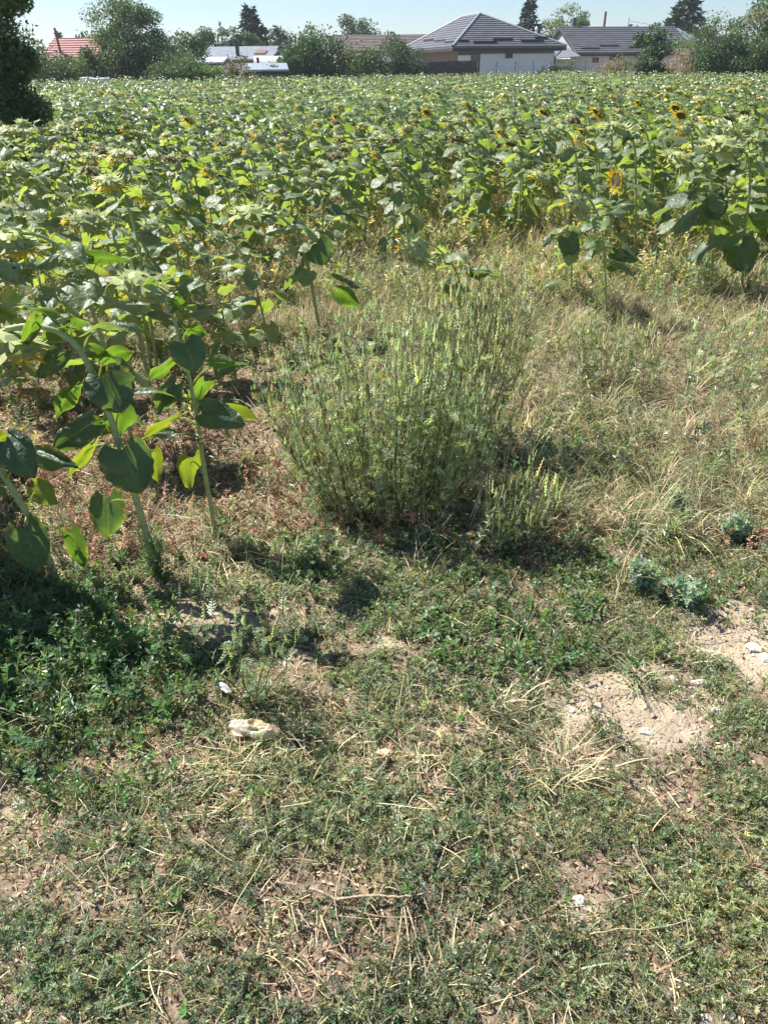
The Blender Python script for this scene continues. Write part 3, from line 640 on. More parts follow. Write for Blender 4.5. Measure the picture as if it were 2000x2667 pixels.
hero('stout sunflower on the right, wide leaves and browning head bent left', (1853, 770), [(1853, 710), (1854, 650), (1856, 560), (1856, 490), (1850, 441), (1835, 415), (1810, 402), (1790, 405)],
     [((1855, 600), (1862, 520), (1868, 575), 70, 'dark', -.06, -.10), ((1855, 640), (1838, 640), (1796, 685), 66, 'pale', -.05, -.1), ((1856, 560), (1810, 540), (1750, 615), 66, 'pale', -.05, -.1), ((1855, 470), (1870, 440), (1925, 430), 46, 'pale', -.05, -.1), ((1855, 530), (1800, 500), (1700, 570), 66, 'pale', 0, -.05), ((1855, 700), (1848, 690), (1840, 735), 26, 'yel', .03, .03)],
     head=(1770, 424), autoN=8, seed=12, lo=.4, hsize=.11, face=(-.3, .25, -1), petals=3, r0=.014, brown=False)
hero('stout sunflower near the right frame edge with a leaf hanging low by the grass', (1932, 775), [(1932, 700), (1934, 622), (1945, 560), (1952, 500), (1954, 440), (1948, 400), (1930, 372), (1905, 365)],
     [((1935, 700), (1925, 640), (1950, 710), 88, 'dark', -.05, -.08), ((1945, 560), (1960, 560), (1990, 620), 50, 'lit', .04, .04)], head=(1880, 385), autoN=10, seed=13, lo=.35, hsize=.12, face=(-.2, .25, -1), petals=2, r0=.014)
hero('sunflower turned sideways with a full ring of bright yellow petals', (1590, 740), [(1588, 690), (1585, 620), (1584, 560), (1588, 510), (1600, 478), (1612, 466)], head=(1606, 470), autoN=8, seed=14, hsize=.062, face=(-.95, -.35, -.1), petals=26, plen=.075, r0=.009)
hero('tall sunflower behind the bright yellow flower, its head bent over to the left', (1656, 700), [(1654, 622), (1655, 520), (1655, 420), (1652, 365), (1640, 338), (1622, 330)], head=(1602, 340), autoN=11, seed=15, hsize=.10, face=(-.3, .25, -1), petals=2, r0=.013)
hero('tall sunflower with thick curved neck left of the bright yellow flower', (1512, 690), [(1510, 600), (1506, 489), (1500, 400), (1488, 350), (1470, 330), (1450, 335)], head=(1436, 350), autoN=11, seed=16, hsize=.09, petals=2)
hero('sunflower with a large flat head in the row right of the bright yellow flower', (1700, 640), [(1700, 540), (1698, 440), (1690, 360), (1670, 320), (1640, 305)], head=(1612, 318), autoN=11, seed=17, hsize=.09, petals=0)
hero('large sunflower at the right frame edge with pale top leaves', (2010, 700), [(2005, 600), (1998, 500), (1990, 400), (1980, 350), (1960, 330), (1935, 335)], head=(1905, 350), autoN=13, seed=18, size=1.2, hsize=.09, petals=0, r0=.013)
hero('sunflower with a thick grey-green bowed head in the front row on the left', (215, 1020), [(205, 960), (180, 880), (160, 800), (140, 730), (115, 690), (85, 680), (60, 690)], head=(35, 715), autoN=10, seed=19, petals=5, hsize=.07)
hero('sunflower with yellow fringed head at the far left of the front rows', (60, 900), [(55, 820), (45, 720), (40, 640), (30, 590), (15, 560), (60, 545)][:5], head=(40, 560), autoN=10, seed=20, petals=24, face=(-.7, -.35, -.5), hsize=.08, plen=.06)
hero('sunflower left of centre with green spiky head and a few yellow rays', (500, 900), [(492, 830), (480, 760), (470, 690), (455, 620), (435, 575), (412, 570)], head=(395, 590), autoN=10, seed=21, petals=8, hsize=.06, face=(-.6, .1, -1))
hero('sunflower in front rows whose head drips orange petals', (320, 900), [(315, 830), (300, 740), (285, 650), (265, 590), (245, 560), (225, 560)], head=(210, 580), autoN=10, seed=22, petals=12, hsize=.08, face=(-.4, .05, -1))
for k_, (u_, v_) in enumerate([(-95, 1440), (-250, 1520), (-390, 1600), (-300, 1430), (-560, 1720), (-180, 1330), (-480, 1500)]):
    b_ = on(u_, v_); taken.append((b_[0], b_[1]))
    assemble('sunflower', b_, proto(60 + k_, 1, .98), ['nearest', 'second', 'third', 'fourth', 'fifth', 'sixth', 'seventh'][k_] + ' sunflower standing just outside the left frame edge', NEARG, rz=rg_off.normal(0, .5))
# the plants that show largest after those, then the field
def bound(u): return np.interp(u, [-400, 0, 300, 560, 680, 800, 1200, 1500, 1700, 2000, 2300], [1500, 1060, 1020, 900, 800, 720, 690, 680, 690, 720, 800])
rg = np.random.default_rng(55)
rows = []
for xr in np.arange(-46, 46, .62):                    # sowing rows run away from the camera at a slant
    ys = np.arange(2.5, 72, .30)
    yy = ys + rg.normal(0, .07, len(ys)); xx = xr + yy * .10 + rg.normal(0, .07, len(ys)) + .25 * np.sin(yy * .11)
    rows.append(np.stack([xx, yy], 1))
pts = np.concatenate(rows)
u, v, dz = proj(np.concatenate([pts, np.zeros((len(pts), 1))], 1))
pts = pts[(np.abs(pts[:, 0]) < .56 * pts[:, 1] + 1.6)]
u, v, dz = proj(np.concatenate([pts, np.zeros((len(pts), 1))], 1))
edge = bound(u) + (vn(pts[:, 0] * .9, pts[:, 1] * .9, 5) - .5) * 90
k = (v < edge) & ((u > -350))
yfar = np.interp((pts[:, 0] / pts[:, 1]), [-.5, -.3, 0, .5], [38, 55, 70, 82]); k &= pts[:, 1] < yfar
k &= ~((pts[:, 0] < -5.2 - (pts[:, 1] - 11) * .44) & (pts[:, 1] > 11))
pts, v, u = pts[k], v[k], u[k]
thin = rg.random(len(pts)) < np.where(pts[:, 1] < 7.5, np.where(pts[:, 0] < -.8, .6, .45), np.where(pts[:, 1] < 10, .78, .97)); pts, v, u = pts[thin], v[thin], u[thin]
T = np.array(taken); d0 = np.min(np.hypot(pts[:, 0, None] - T[None, :, 0], pts[:, 1, None] - T[None, :, 1]), axis=1)
kk = d0 > .28; pts, v, u = pts[kk], v[kk], u[kk]
dist = np.hypot(pts[:, 0], pts[:, 1]); o_ = np.argsort(dist); pts, v, u, dist = pts[o_], v[o_], u[o_], dist[o_]
inview = (u > -60) & (u < 2060); idx = np.where(inview)[0][:278]; last = dist[idx[-1]]
near = (dist <= last) & ((u > -350) & (u < 2200))
PL = [proto(s, 1) for s in range(100, 114)]; CA = [dict() for _ in PL]
tk = {}
for i in np.where(near)[0]:
    j = int(rg.integers(0, len(PL))); pl = PL[j]; x_, y_ = pts[i]; s = rg.uniform(.88, 1.14) * (1.0 + .08 * (x_ > 1))
    if not (-60 < u[i] < 2060): 
        if not (dist[i] < 6): continue
    cols_ = [(210, 'under the left edge tree'), (480, 'in line with the tallest left tree'), (720, 'in line with the grey sheet roofs'), (960, 'in line with the central shrub'), (1190, 'in line with the board fence'), (1420, 'in line with the insulated wall'), (1660, 'in line with the long white house'), (1790, 'in line with the young walnut'), (9999, 'under the right edge trees')]
    side = next(t_ for q_, t_ in cols_ if u[i] < q_) if True else 'left' if u[i] < 700 else ('right' if u[i] > 1350 else 'middle')
    if not (-60 < u[i] < 2060): side = 'beyond the left frame edge' if u[i] < 0 else 'beyond the right frame edge'
    what = 'brown seed head' if pl['brown'] else ('yellow petals' if pl['fl'] else 'green nodding head')
    dep = 'front rows' if dist[i] < 8 else ('second rows' if dist[i] < 10.5 else 'dense rows further back')
    lab = 'sunflower with %s, %s, %s' % (what, dep.replace('dense rows further back', 'rear rows'), side)
    assemble('sunflower', (x_, y_, float(hgt(x_, y_))), pl, lab, 'sunflowers in the field, ' + dep, dist[i] < 8.2, rg.normal(0, .5), s, CA[j])
def flat_plant(p):
    g = G(); g.merge(p['stem'])
    for l in p['leaves']: g.merge(l)
    for h in p['head']:
        if h.n: g.merge(h)
    return g.flat()
rest = np.where(~near)[0]; g = G()
for lod, lo, hi, seeds in ((2, 0, 26, range(200, 212)), (3, 26, 200, range(300, 312))):
    TP = [flat_plant(proto(s, lod)) for s in seeds]; kk = rest[(dist[rest] >= lo) & (dist[rest] < hi)]
    wh = rg.integers(0, len(TP), len(kk))
    for j, tp in enumerate(TP):
        q = kk[wh == j]; s = rg.uniform(.80, 1.18, len(q)) * (.95 + .20 * vn(pts[q, 0] * .25, pts[q, 1] * .25, 8)) * (1 + .03 * (dist[q] > 30))
        A = rotz(rg.normal(0, .6, len(q))) * s[:, None, None]
        g.inst(tp, A, np.stack([pts[q, 0], pts[q, 1], hgt(pts[q, 0], pts[q, 1])], 1), mul=np.exp(rg.normal(0, .16, (len(q), 1))) * (1 + rg.normal(0, .05, (len(q), 3))))
tag(g.build('sunflower_field', MAT['sf_far'], smooth=False), 'dense green sunflower crop stretching back to the houses', 'sunflowers', kind='stuff')
print('field plants', len(pts), 'near', near.sum(), 'dist', last)
# ================================================================== HERBS
def feather(rg, L=.06, W=.03, n=5):
    """a pinnately cut leaf along +X"""
    g = G(); P = smooth_path([(0, 0, 0), (L * .5, 0, L * .12), (L, 0, -L * .05)], n + 2)
    s_ = np.array([0, .0008, 0]); V = np.concatenate([P + s_, P - s_]); m = n + 2
    g.add(V, [(i, i + 1, i + 1 + m, i + m) for i in range(m - 1)])
    for i in range(1, m):
        wl = W * math.sin(math.pi * min(.98, .2 + .8 * i / m)) * rg.uniform(.8, 1.2)
        for s in (-1, 1):
            d = np.array([.75, s, rg.uniform(-.1, .35)]); d = unit(d) * wl * .6; q = np.array([-d[1], d[0], 0]) * .16
            g.add([P[i], P[i] + d * .5 + q, P[i] + d, P[i] + d * .5 - q], [(0, 1, 2, 3)])
    return g.flat()
def spike(rg, L=.07, r=.0035, n=13):
    """flower spike along +Z: a thin stalk strung with small nodding beads"""
    g = G(); V, Fc = tube([(0, 0, 0), (0, 0, L)], (.0009, .0005), 3); g.add(V, Fc)
    for k in range(n):
        t = (k + .5) / n; a = k * 2.4; rr = r * (1.1 - .6 * t); c = np.array([math.cos(a) * rr * .7, math.sin(a) * rr * .7, L * (.08 + .92 * t)])
        o = [c + (rr, 0, 0), c + (0, rr, 0), c - (rr, 0, 0), c - (0, rr, 0), c + (0, 0, rr * .8), c - (0, 0, rr * 1.1)]
        g.add(o, [(0, 1, 4), (1, 2, 4), (2, 3, 4), (3, 0, 4), (1, 0, 5), (2, 1, 5), (3, 2, 5), (0, 3, 5)])
    return g.flat()
def align(D):
    """rotation taking +Z (third column) to the directions D (K,3)"""
    D = D / (np.linalg.norm(D, axis=1)[:, None] + 1e-9); ref = np.where(np.abs(D[:, 2:]) > .95, [[1., 0, 0]], [[0, 0, 1.]])
    X = np.cross(ref, D); X /= np.linalg.norm(X, axis=1)[:, None] + 1e-9; Y = np.cross(D, X)
    return np.stack([X, Y, D], -1)
def alignx(D, rg):
    A = align(D); q = rg.uniform(0, 6.28, len(D)); A = A @ rotz(q)
    return np.stack([A[:, :, 2], A[:, :, 0], A[:, :, 1]], -1)
def herb_bush(name, label, cat, loc, stems, H, spread, seed, leafc, spikec, nleaf=14, nspike=7, spikeL=.07, leafL=.06, group=None, lean=(0, 0), low=.05, r0=.0028, base=.05, spike_r=.0035, hvar=.25):
    rg = np.random.default_rng(seed); root = thing(name, loc, label, cat, group)
    gs, gl, gf = G(), G(), G(); LT = [feather(rg, leafL, leafL * .55) for _ in range(4)]; ST = [spike(rg, spikeL * q, spike_r) for q in (.4, .65, 1.0)]
    Lp, Ld, Sp, Sd = [], [], [], []
    for i in range(stems):
        a = rg.uniform(0, 6.28); q = math.sqrt(rg.random()); h = H * (1 - hvar * rg.random() ** 1.5) * (1 - .25 * q ** 3) * (.8 + .35 * vn(np.array([a * 1.6]), np.array([q * 3.]), seed)[0])
        ex, ey = math.cos(a) * q * spread[0], math.sin(a) * q * spread[1]; bx, by = ex * base, ey * base
        ex += lean[0] * h; ey += lean[1] * h
        P = smooth_path([(bx, by, -.02), (bx + (ex - bx) * .45, by + (ey - by) * .45, h * .38), (bx + (ex - bx) * .85, by + (ey - by) * .85, h * .75), (ex, ey, h)], 9)
        P[1:-1] += rg.normal(0, .006, (7, 3)); V, Fc = tube(P, np.linspace(r0, r0 * .35, 9), 3)
        gs.add(V, Fc, np.array([.20, .19, .09]) * rg.uniform(.7, 1.3))
        def pt(t): k = min(int(t * 8), 7); f = t * 8 - k; return P[k] * (1 - f) + P[k + 1] * f
        for k in range(nleaf):
            t = low + (1 - low) * (k + rg.random()) / nleaf * .95; th = rg.uniform(0, 6.28)
            Lp.append(pt(t)); Ld.append((math.cos(th), math.sin(th), rg.uniform(-.2, 1.1)))
        for k in range(nspike):
            t = rg.uniform(.45, 1) if k else 1.0; th = rg.uniform(0, 6.28); bl = (rg.uniform(.02, .09) if k else 0) * H / .8
            p0 = pt(t); p1 = p0 + np.array([math.cos(th) * bl * .6, math.sin(th) * bl * .6, bl * .9])
            if k: V, Fc = tube([p0, (p0 + p1) / 2 + (0, 0, -bl * .08), p1], (.0012, .001, .0008), 3); gs.add(V, Fc, (.19, .21, .09))
            Sp.append(p1); Sd.append((math.cos(th) * .18 + lean[0] * .4, math.sin(th) * .18, 1))
    def go(g, tpls, Pp, Dd, cols, fx):
        Pp, Dd = np.array(Pp), np.array(Dd, float); w_ = rg.integers(0, len(tpls), len(Pp)); A = fx(Dd) * rg.uniform(.6, 1.25, len(Pp))[:, None, None]; c = pal(rg, len(Pp), cols, .2)
        for i, tp in enumerate(tpls): k = w_ == i; g.inst(tp, A[k], Pp[k], c[k])
    go(gl, LT, Lp, Ld, leafc, lambda D: alignx(D, rg)); go(gf, ST, Sp, Sd, spikec, align)
    gs.build('stems', MAT['herb'], root); gl.build('leaves', MAT['herb'], root, smooth=False); gf.build('flower_spikes', MAT['herb'], root, smooth=False)
    return root
GREYG = [(.38, .44, .28), (.33, .40, .25), (.43, .48, .31), (.28, .34, .21)]
SPK = [(.46, .52, .30), (.41, .47, .27), (.52, .56, .35)]
YSPK = [(.50, .52, .27), (.45, .48, .24), (.56, .57, .31)]
p = on(985, 1325); herb_bush('ragweed_bush', 'big grey-green ragweed bush with dozens of upright flower spikes', 'ragweed', p + (.05, 0, 0), 170, .83, (.52, .36), 1, GREYG + OLIVE[1:2], SPK, 19, 9, .065, .052, lean=(-.04, .12), hvar=.55, base=.5)
p = on(1180, 1180); herb_bush('ragweed_bush', 'yellowish ragweed bush behind the right shoulder of the big grey-green one', 'ragweed', p, 85, .80, (.36, .26), 2, [(.13, .17, .06), (.17, .20, .08)], YSPK, 13, 9, .075, .05, lean=(.12, .1), base=.5)
p = on(1300, 1440); herb_bush('ragweed_bush', 'small pale yellow ragweed with slanting spikes at the foot of the big bush', 'ragweed', p, 30, .32, (.17, .12), 3, GREYG[:2] + [(.16, .20, .09)], YSPK, 10, 6, .07, .035, lean=(.35, .1), r0=.0022, spike_r=.0034)
p = on(655, 1840); herb_bush('ragweed_bush', 'lone ragweed seedling with forked spikes beside the crumpled bag', 'ragweed', p, 9, .47, (.19, .12), 4, GREYG, SPK, 13, 6, .05, .045, lean=(-.10, .08), r0=.003, low=.12, hvar=.4, base=.02)
p = on(880, 1500); herb_bush('ragweed_bush', 'low grey-green ragweed shoots in front of the big bush', 'ragweed', p, 9, .17, (.15, .09), 5, GREYG, SPK, 9, 3, .045, .035, low=.1, r0=.0018, base=.7)
p = on(1560, 1010); herb_bush('ragweed_bush', 'fine light green ragweed clump in dry grass under the lone sunflower', 'ragweed', p, 34, .42, (.32, .25), 6, [(.16, .20, .08), (.13, .18, .08)], YSPK, 12, 5, .06, .04, r0=.002, base=.4)
p = on(1780, 780); herb_bush('ragweed_bush', 'grey-green weeds standing at the feet of the stout right-hand sunflowers', 'ragweed', p, 40, .34, (.75, .35), 7, GREYG, SPK, 12, 4, .06, .045, r0=.002, base=.8)
p = on(1050, 800); herb_bush('ragweed_bush', 'wide band of feathery weeds behind the big ragweed bush', 'ragweed', p, 60, .36, (.85, .5), 8, GREYG + OLIVE[:2], SPK, 12, 4, .06, .05, r0=.002, base=.85)
p = on(1930, 1010); herb_bush('ragweed_bush', 'silvery green weed thicket by the right frame edge above the dry grass', 'ragweed', p, 30, .36, (.4, .4), 9, GREYG, SPK[:1], 14, 2, .05, .05, r0=.002, base=.7)
p = on(405, 1505); herb_bush('ragweed_bush', 'feathery green weed climbing round the foot of the arching sunflower', 'ragweed', p, 8, .22, (.05, .05), 10, [(.07, .13, .05), (.09, .15, .06)], SPK, 14, 1, .03, .05, r0=.0018, low=.1)
p = on(1120, 1240); herb_bush('ragweed_bush', 'short side shoots of ragweed in the shade right of the big bush', 'ragweed', p, 16, .45, (.28, .12), 13, GREYG, SPK + YSPK, 12, 5, .06, .045, lean=(.25, 0), r0=.002, base=.5)
# silvery felted wormwood tufts on the right
def wormwood(label, u, v, H, n, sp, seed):
    rg = np.random.default_rng(seed); p = on(u, v); root = thing('wormwood', p, label, 'wormwood', 'silvery wormwood tufts on the verge'); gs, gl = G(), G()
    T = [sprig(rg, 16, .016, .008, .035, .012) for _ in range(4)]; P_, D_ = [], []
    for i in range(n):
        a = rg.uniform(0, 6.28); q = math.sqrt(rg.random()) * sp; h = H * rg.uniform(.5, 1); e = np.array([math.cos(a) * q, math.sin(a) * q, h])
        pp = smooth_path([(e[0] * .15, e[1] * .15, -.01), (e[0] * .6, e[1] * .6, h * .5), e], 6); V, Fc = tube(pp, .0018, 3); gs.add(V, Fc, (.32, .33, .26))
        for k in range(9): P_.append(pp[1 + k % 5] * (1 if k < 5 else 1)); D_.append((rg.normal() * .8, rg.normal() * .8, 1))
    P_, D_ = np.array(P_), np.array(D_); A = align(D_) * rg.uniform(.7, 1.2, len(P_))[:, None, None]; c = pal(rg, len(P_), [(.34, .42, .36), (.27, .36, .31), (.42, .48, .42)], .15); w_ = rg.integers(0, 4, len(P_))
    for i, tp in enumerate(T): gl.inst(tp, A[w_ == i], P_[w_ == i], c[w_ == i])
    gs.build('stems', MAT['herb'], root); gl.build('leaves', MAT['herb'], root, smooth=False)
wormwood('silvery wormwood tuft standing tallest, left of its fellows above the bare sand', 1670, 1545, .13, 14, .05, 1)
wormwood('two-headed silvery wormwood tuft at the top edge of the bare sand', 1775, 1575, .10, 13, .07, 2)
wormwood('silvery wormwood tuft near the right frame edge in front of dry grass', 1905, 1410, .12, 12, .06, 3)
wormwood('faint silvery wormwood tuft in the weeds below the stony dry strip', 1760, 1335, .10, 9, .06, 4)
# ------------------------------------------------------------------ single grass clumps
def clump(label, u, v, nb, L, W, up, cols, seed, bend=(.4, 1.5)):
    rg = np.random.default_rng(seed); p = on(u, v); g = G()
    for _ in range(nb):
        V, Fc = blade(L * rg.uniform(.45, 1.15), W * rg.uniform(.4, 1.0), rg.uniform(*bend), 6, rg.uniform(*up))
        s_ = V[:, 0] / L; V[:, 1] += rg.normal() * .22 * L * s_ ** 2 + rg.normal() * .05 * L * np.sin(s_ * 6); V[:, 2] += rg.normal() * .03 * L * np.sin(s_ * 5)
        V = V @ rotz(rg.uniform(0, 6.28)).T + np.array([rg.normal() * .022, rg.normal() * .022, 0]); V[:, 2] = np.maximum(V[:, 2], .002)
        g.add(V, Fc, pal(rg, 1, cols, .2)[0])
    tag(g.build('grass_clump', MAT['dry'], smooth=False, loc=p), label, 'grass clump', 'separate grass clumps on the verge')
clump('star-shaped grass clump spread flat over the bare sandy patch', 1655, 1770, 46, .15, .0045, (.15, 1.0), [(.30, .31, .17), (.40, .36, .21), (.24, .28, .13)], 1)
clump('grey-green grass clump left of the bare sandy patch', 1380, 1830, 38, .12, .0035, (.1, .9), [(.28, .32, .18), (.35, .35, .2)], 2)
clump('large straw-coloured grass clump in the lower right weeds', 1470, 2030, 90, .17, .003, (.15, 1.1), STRAW + OLIVE, 3)
clump('small upright straw tuft beside the pale dead leaf', 965, 1970, 14, .08, .003, (.6, 1.2), STRAW, 4)
clump('dry grass clump leaning over the stony strip on the right', 1580, 1300, 60, .20, .0035, (.3, 1.3), STRAW + OLIVE, 5)
clump('long bent dry grass clump in front of the stout right-hand sunflowers', 1780, 1060, 80, .30, .004, (.3, 1.3), STRAW, 6)
clump('dry grass clump among dark green weeds at the lower left', 150, 1880, 30, .14, .0035, (.2, 1.2), STRAW + [(.12, .2, .06)], 7)
clump('bright green grass clump standing in the dark weeds at the left', 60, 1790, 16, .14, .0045, (.9, 1.4), [(.12, .24, .05)], 8)
clump('straw grass clump below the crumpled bag', 620, 2010, 34, .13, .003, (.1, .9), STRAW, 9)
clump('dry grass fan at the right end of the bare sandy patch', 1800, 1680, 26, .13, .003, (.2, 1.0), STRAW + OLIVE, 10)
# ------------------------------------------------------------------ stones
def stone(label, u, v, wpx, seed, col=(.60, .56, .50), flatn=.6):
    rg = np.random.default_rng(seed + 60); p = on(u, v); d = proj(p[None])[2][0]; r = wpx * d / F_PX / 2 * .82
    import bmesh
    bm = bmesh.new(); bmesh.ops.create_icosphere(bm, subdivisions=3, radius=1)
    V = np.array([x.co[:] for x in bm.verts]); Fc = np.array([[q.index for q in f.verts] for f in bm.faces]); bm.free()
    for _ in range(9):
        n = unit(rg.normal(size=3)); k = rg.uniform(.55, .85); e = V @ n - k; V = V - np.maximum(e, 0)[:, None] * n
    V = V * (1 + .10 * (vn(V[:, 0] * 3 + 9, V[:, 1] * 3 + V[:, 2] * 2, seed)[:, None] - .5)); V *= np.array([1.15, .8 + .3 * rg.random(), flatn]) * r * 1.2
    V = V @ rotz(rg.uniform(-.6, .6)).T; g = G(); g.add(V, Fc)
    p = p - np.array([0, 0, r * .08]); tag(g.build('stone', MAT['stone'], loc=p, smooth=False), label, 'stone', 'white stones lying in the weeds')
for i, (u, v, w_, lab) in enumerate([(1822, 1778, 50, 'largest white stone on the right edge of the bare sandy patch'), (1868, 1856, 40, 'white stone in green weeds below the largest one, right side'), (1752, 1768, 26, 'small white stone just left of the largest one on the sand'),
        (1965, 1688, 44, 'pale tan stone on the sand strip at the right frame edge'), (1875, 1348, 44, 'white stone in the dry strip by the silvery wormwood'), (1287, 2190, 34, 'upper of two white stones in brown weeds, lower right of centre'), (1290, 2240, 36, 'lower of two white stones in brown weeds, lower right of centre'),
        (1102, 2314, 38, 'yellowish stone just above the forked dead branch'), (1512, 2345, 52, 'broad white stone half covered by reddish stalks, lower right'), (1480, 2360, 30, 'small white stone left of the broad half covered one'), (1640, 2475, 36, 'chalky stone under the long reddish stalk, lower right'), (1755, 2420, 30, 'tan stone right of the long reddish stalk'),
        (1870, 2612, 40, 'upper stone of the white cluster in the bottom right corner'), (1895, 2640, 46, 'biggest stone of the white cluster in the bottom right corner'), (1775, 2632, 42, 'white stone left of the bottom right corner cluster'), (1838, 2655, 30, 'small stone under the white cluster at the bottom edge'), (1935, 2590, 26, 'small stone right of the white cluster, bottom right'),
        (1538, 2600, 28, 'pale grey pebble near the bottom edge, right of centre'), (1575, 2620, 22, 'tiny white pebble near the bottom edge right of the grey one'), (1986, 2358, 40, 'white stone cut by the right frame edge'), (48, 2090, 44, 'large cream stone among grass by the left frame edge'), (690, 2390, 26, 'small white stone left of the forked dead branch'),
        (1560, 1838, 26, 'sandy pebble at the left edge of the bare patch'), (1490, 1850, 34, 'flat tan stone by the grey-green grass clump'), (1990, 1715, 40, 'tan stone touching the right frame edge above the sand strip'), (905, 1860, 22, 'tiny white pebble right of the crumpled bag'), (1680, 1905, 40, 'flat pale stone at the lower edge of the bare sandy patch')]):
    stone(lab, u, v, w_, i, (.6, .56, .5))
# white shell-like broken tile under the lone ragweed
g = G(); rg = np.random.default_rng(3)
for k in range(1):
    V = np.array([(-.035, -.012, 0), (.02, -.016, .004), (.037, .004, 0), (.0, .016, .008), (-.03, .014, .004)]); V2 = V - (0, 0, .005); VV = np.concatenate([V, V2])
    g.add(VV, [(0, 1, 2, 3)]); g.add(VV, [(0, 3, 4), (5, 7, 6), (5, 8, 7), (5, 9, 8)]); g.add(VV, [(0, 5, 6, 1), (1, 6, 7, 2), (2, 7, 8, 3), (3, 8, 9, 4), (4, 9, 5, 0)])
MAT['white'] = solid('white_shard', (.48, .47, .44), .6, 30., .1)
p = on(588, 1812); o = g.build('broken_shard', MAT['white'], loc=p + (0, 0, .03), smooth=False); o.scale = (.7, .7, .7); o.rotation_euler = (.25, .2, -.5); tag(o, 'white broken shard lying under the lone ragweed seedling', 'shard')
# ------------------------------------------------------------------ crumpled bag
def bag():
    rg = np.random.default_rng(4); p = on(668, 1912); nu, nv = 44, 26; U, V = np.meshgrid(np.linspace(-1, 1, nu), np.linspace(-1, 1, nv)); U = U.ravel(); V = V.ravel()
    x = U * .088 * (1 - .25 * V ** 2) + .01 * (vn(U * 3, V * 3, 1) - .5); y = V * .034 * (1 - .5 * np.clip(U, 0, 1) ** 2) + .012 * (vn(U * 3, V * 3, 2) - .5) - U * .010
    env = np.clip(1 - (U ** 2 * .75 + V ** 2), 0, 1) ** .5
    def ridge(s, q): return 1 - np.abs(vn(U * s + 5, V * s * q + 9, int(s * 7)) * 2 - 1)
    z = .002 + .8 * env * (.014 + .026 * ridge(2.2, .7) * (.5 + .5 * vn(U * 2, V * 2, 8)) + .014 * ridge(5, .8) + .006 * ridge(11, .7))
    i = np.arange(nv - 1)[:, None] * nu + np.arange(nu - 1)[None]; Fc = np.stack([i, i + 1, i + 1 + nu, i + nu], -1).reshape(-1, 4)
    m = foliage('plastic_film', .35, (1.1, 1.0, .85), .28, .6); g = G(); c = np.where((vn(U * 1.5, V * 1.5, 6) > .45)[:, None], [[.66, .59, .43]], [[.58, .46, .28]])
    g.add(np.stack([x, y, z], 1), Fc, c); o = g.build('crumpled_bag', m, loc=p + (0, 0, .012)); o.rotation_euler = (0, 0, -.12); o.scale = (.85, .85, .8)
    tag(o, 'crumpled cream plastic bag lying in the weeds under the lone ragweed', 'plastic bag')
bag()
g = G(); V = .8 * np.array([(-.025, 0, .0), (-.008, -.012, .004), (.016, -.010, .002), (.03, .002, .008), (.014, .013, .006), (-.010, .010, .003)]); g.add(V, [(0, 1, 2, 5), (5, 2, 3, 4)], (.62, .50, .30))
p = on(995, 1977); tag(g.build('dead_leaf', MAT['dry'], loc=p + (0, 0, .025)), 'pale curled dead leaf lying in the middle of the verge', 'leaf')
# ------------------------------------------------------------------ twigs and stalks
MAT['twig'] = solid('dry_wood', (.42, .33, .22), .85, 60., .35, .5)
def twig(label, pxs, r, seed, sub=(), lift=.022, name='dead_twig', mat='twig', cat='twig'):
    rg = np.random.default_rng(seed); o0 = on(*pxs[0]); P = [on(*q) - o0 + np.array([0, 0, lift + rg.uniform(-.004, .008)]) for q in pxs]
    g = G(); pp = smooth_path(P, 4 * len(P)); pp[1:-1] += rg.normal(0, r * .35, (len(pp) - 2, 3)); V, Fc = tube(pp, np.linspace(r, r * .55, len(pp)), 6); g.add(V, Fc, (.40, .31, .20))
    for s in sub:
        Q = [on(*q) - o0 + np.array([0, 0, lift + rg.uniform(-.004, .006)]) for q in s]; qq = smooth_path(Q, 3 * len(Q) + 2); V, Fc = tube(qq, np.linspace(r * .5, r * .28, len(qq)), 5); g.add(V, Fc, (.44, .35, .22))
    tag(g.build(name, MAT[mat], loc=o0), label, cat, 'dead twigs and stalks on the verge')
twig('forked dead branch lying across the lower weeds, longest of the twigs', [(808, 2333), (845, 2345), (880, 2362), (930, 2355), (990, 2348), (1050, 2352), (1100, 2348)], .0044, 1,
     [[(1100, 2346), (1108, 2365), (1115, 2385)], [(1060, 2352), (1052, 2375)], [(1048, 2376), (1042, 2440), (1022, 2530), (985, 2645)], [(1052, 2378), (1062, 2440), (1070, 2530), (1068, 2655)], [(1060, 2378), (1080, 2440), (1098, 2520)]])
twig('broken straight stalk rising left of the forked branch', [(898, 2260), (880, 2315), (872, 2365), (884, 2430), (900, 2500)], .0018, 2)
twig('short pale stick at the left of the lower twigs', [(720, 2310), (745, 2315), (775, 2325)], .0035, 3)
twig('white peeled stick pointing down below the short pale stick', [(763, 2380), (770, 2415), (780, 2450)], .0028, 4)
twig('white peeled stick slanting beside the pointing one', [(778, 2390), (795, 2415), (812, 2435)], .0028, 5)
twig('cut straw-yellow stalk lying in the centre of the lower verge', [(945, 2092), (970, 2102), (992, 2114)], .0032, 6)
twig('long curved reddish stalk in the lower right weeds', [(1530, 2458), (1580, 2452), (1600, 2440), (1660, 2445), (1720, 2438), (1790, 2420)], .0024, 7, lift=.03)
twig('thin dark stalk crossing to the bottom edge at lower right', [(1535, 2555), (1560, 2590), (1590, 2640), (1600, 2665)], .0016, 8)
twig('long seed stalk slanting down through the lower right weeds', [(1640, 2230), (1670, 2285), (1700, 2330), (1735, 2380)], .0018, 9, lift=.035)
twig('straight straw stalk lying at the upper right of the lower weeds', [(1815, 2130), (1870, 2150), (1930, 2168), (1975, 2168)], .0018, 10, [[(1930, 2168), (1955, 2150), (1990, 2140)], [(1930, 2168), (1955, 2187)]], lift=.03)
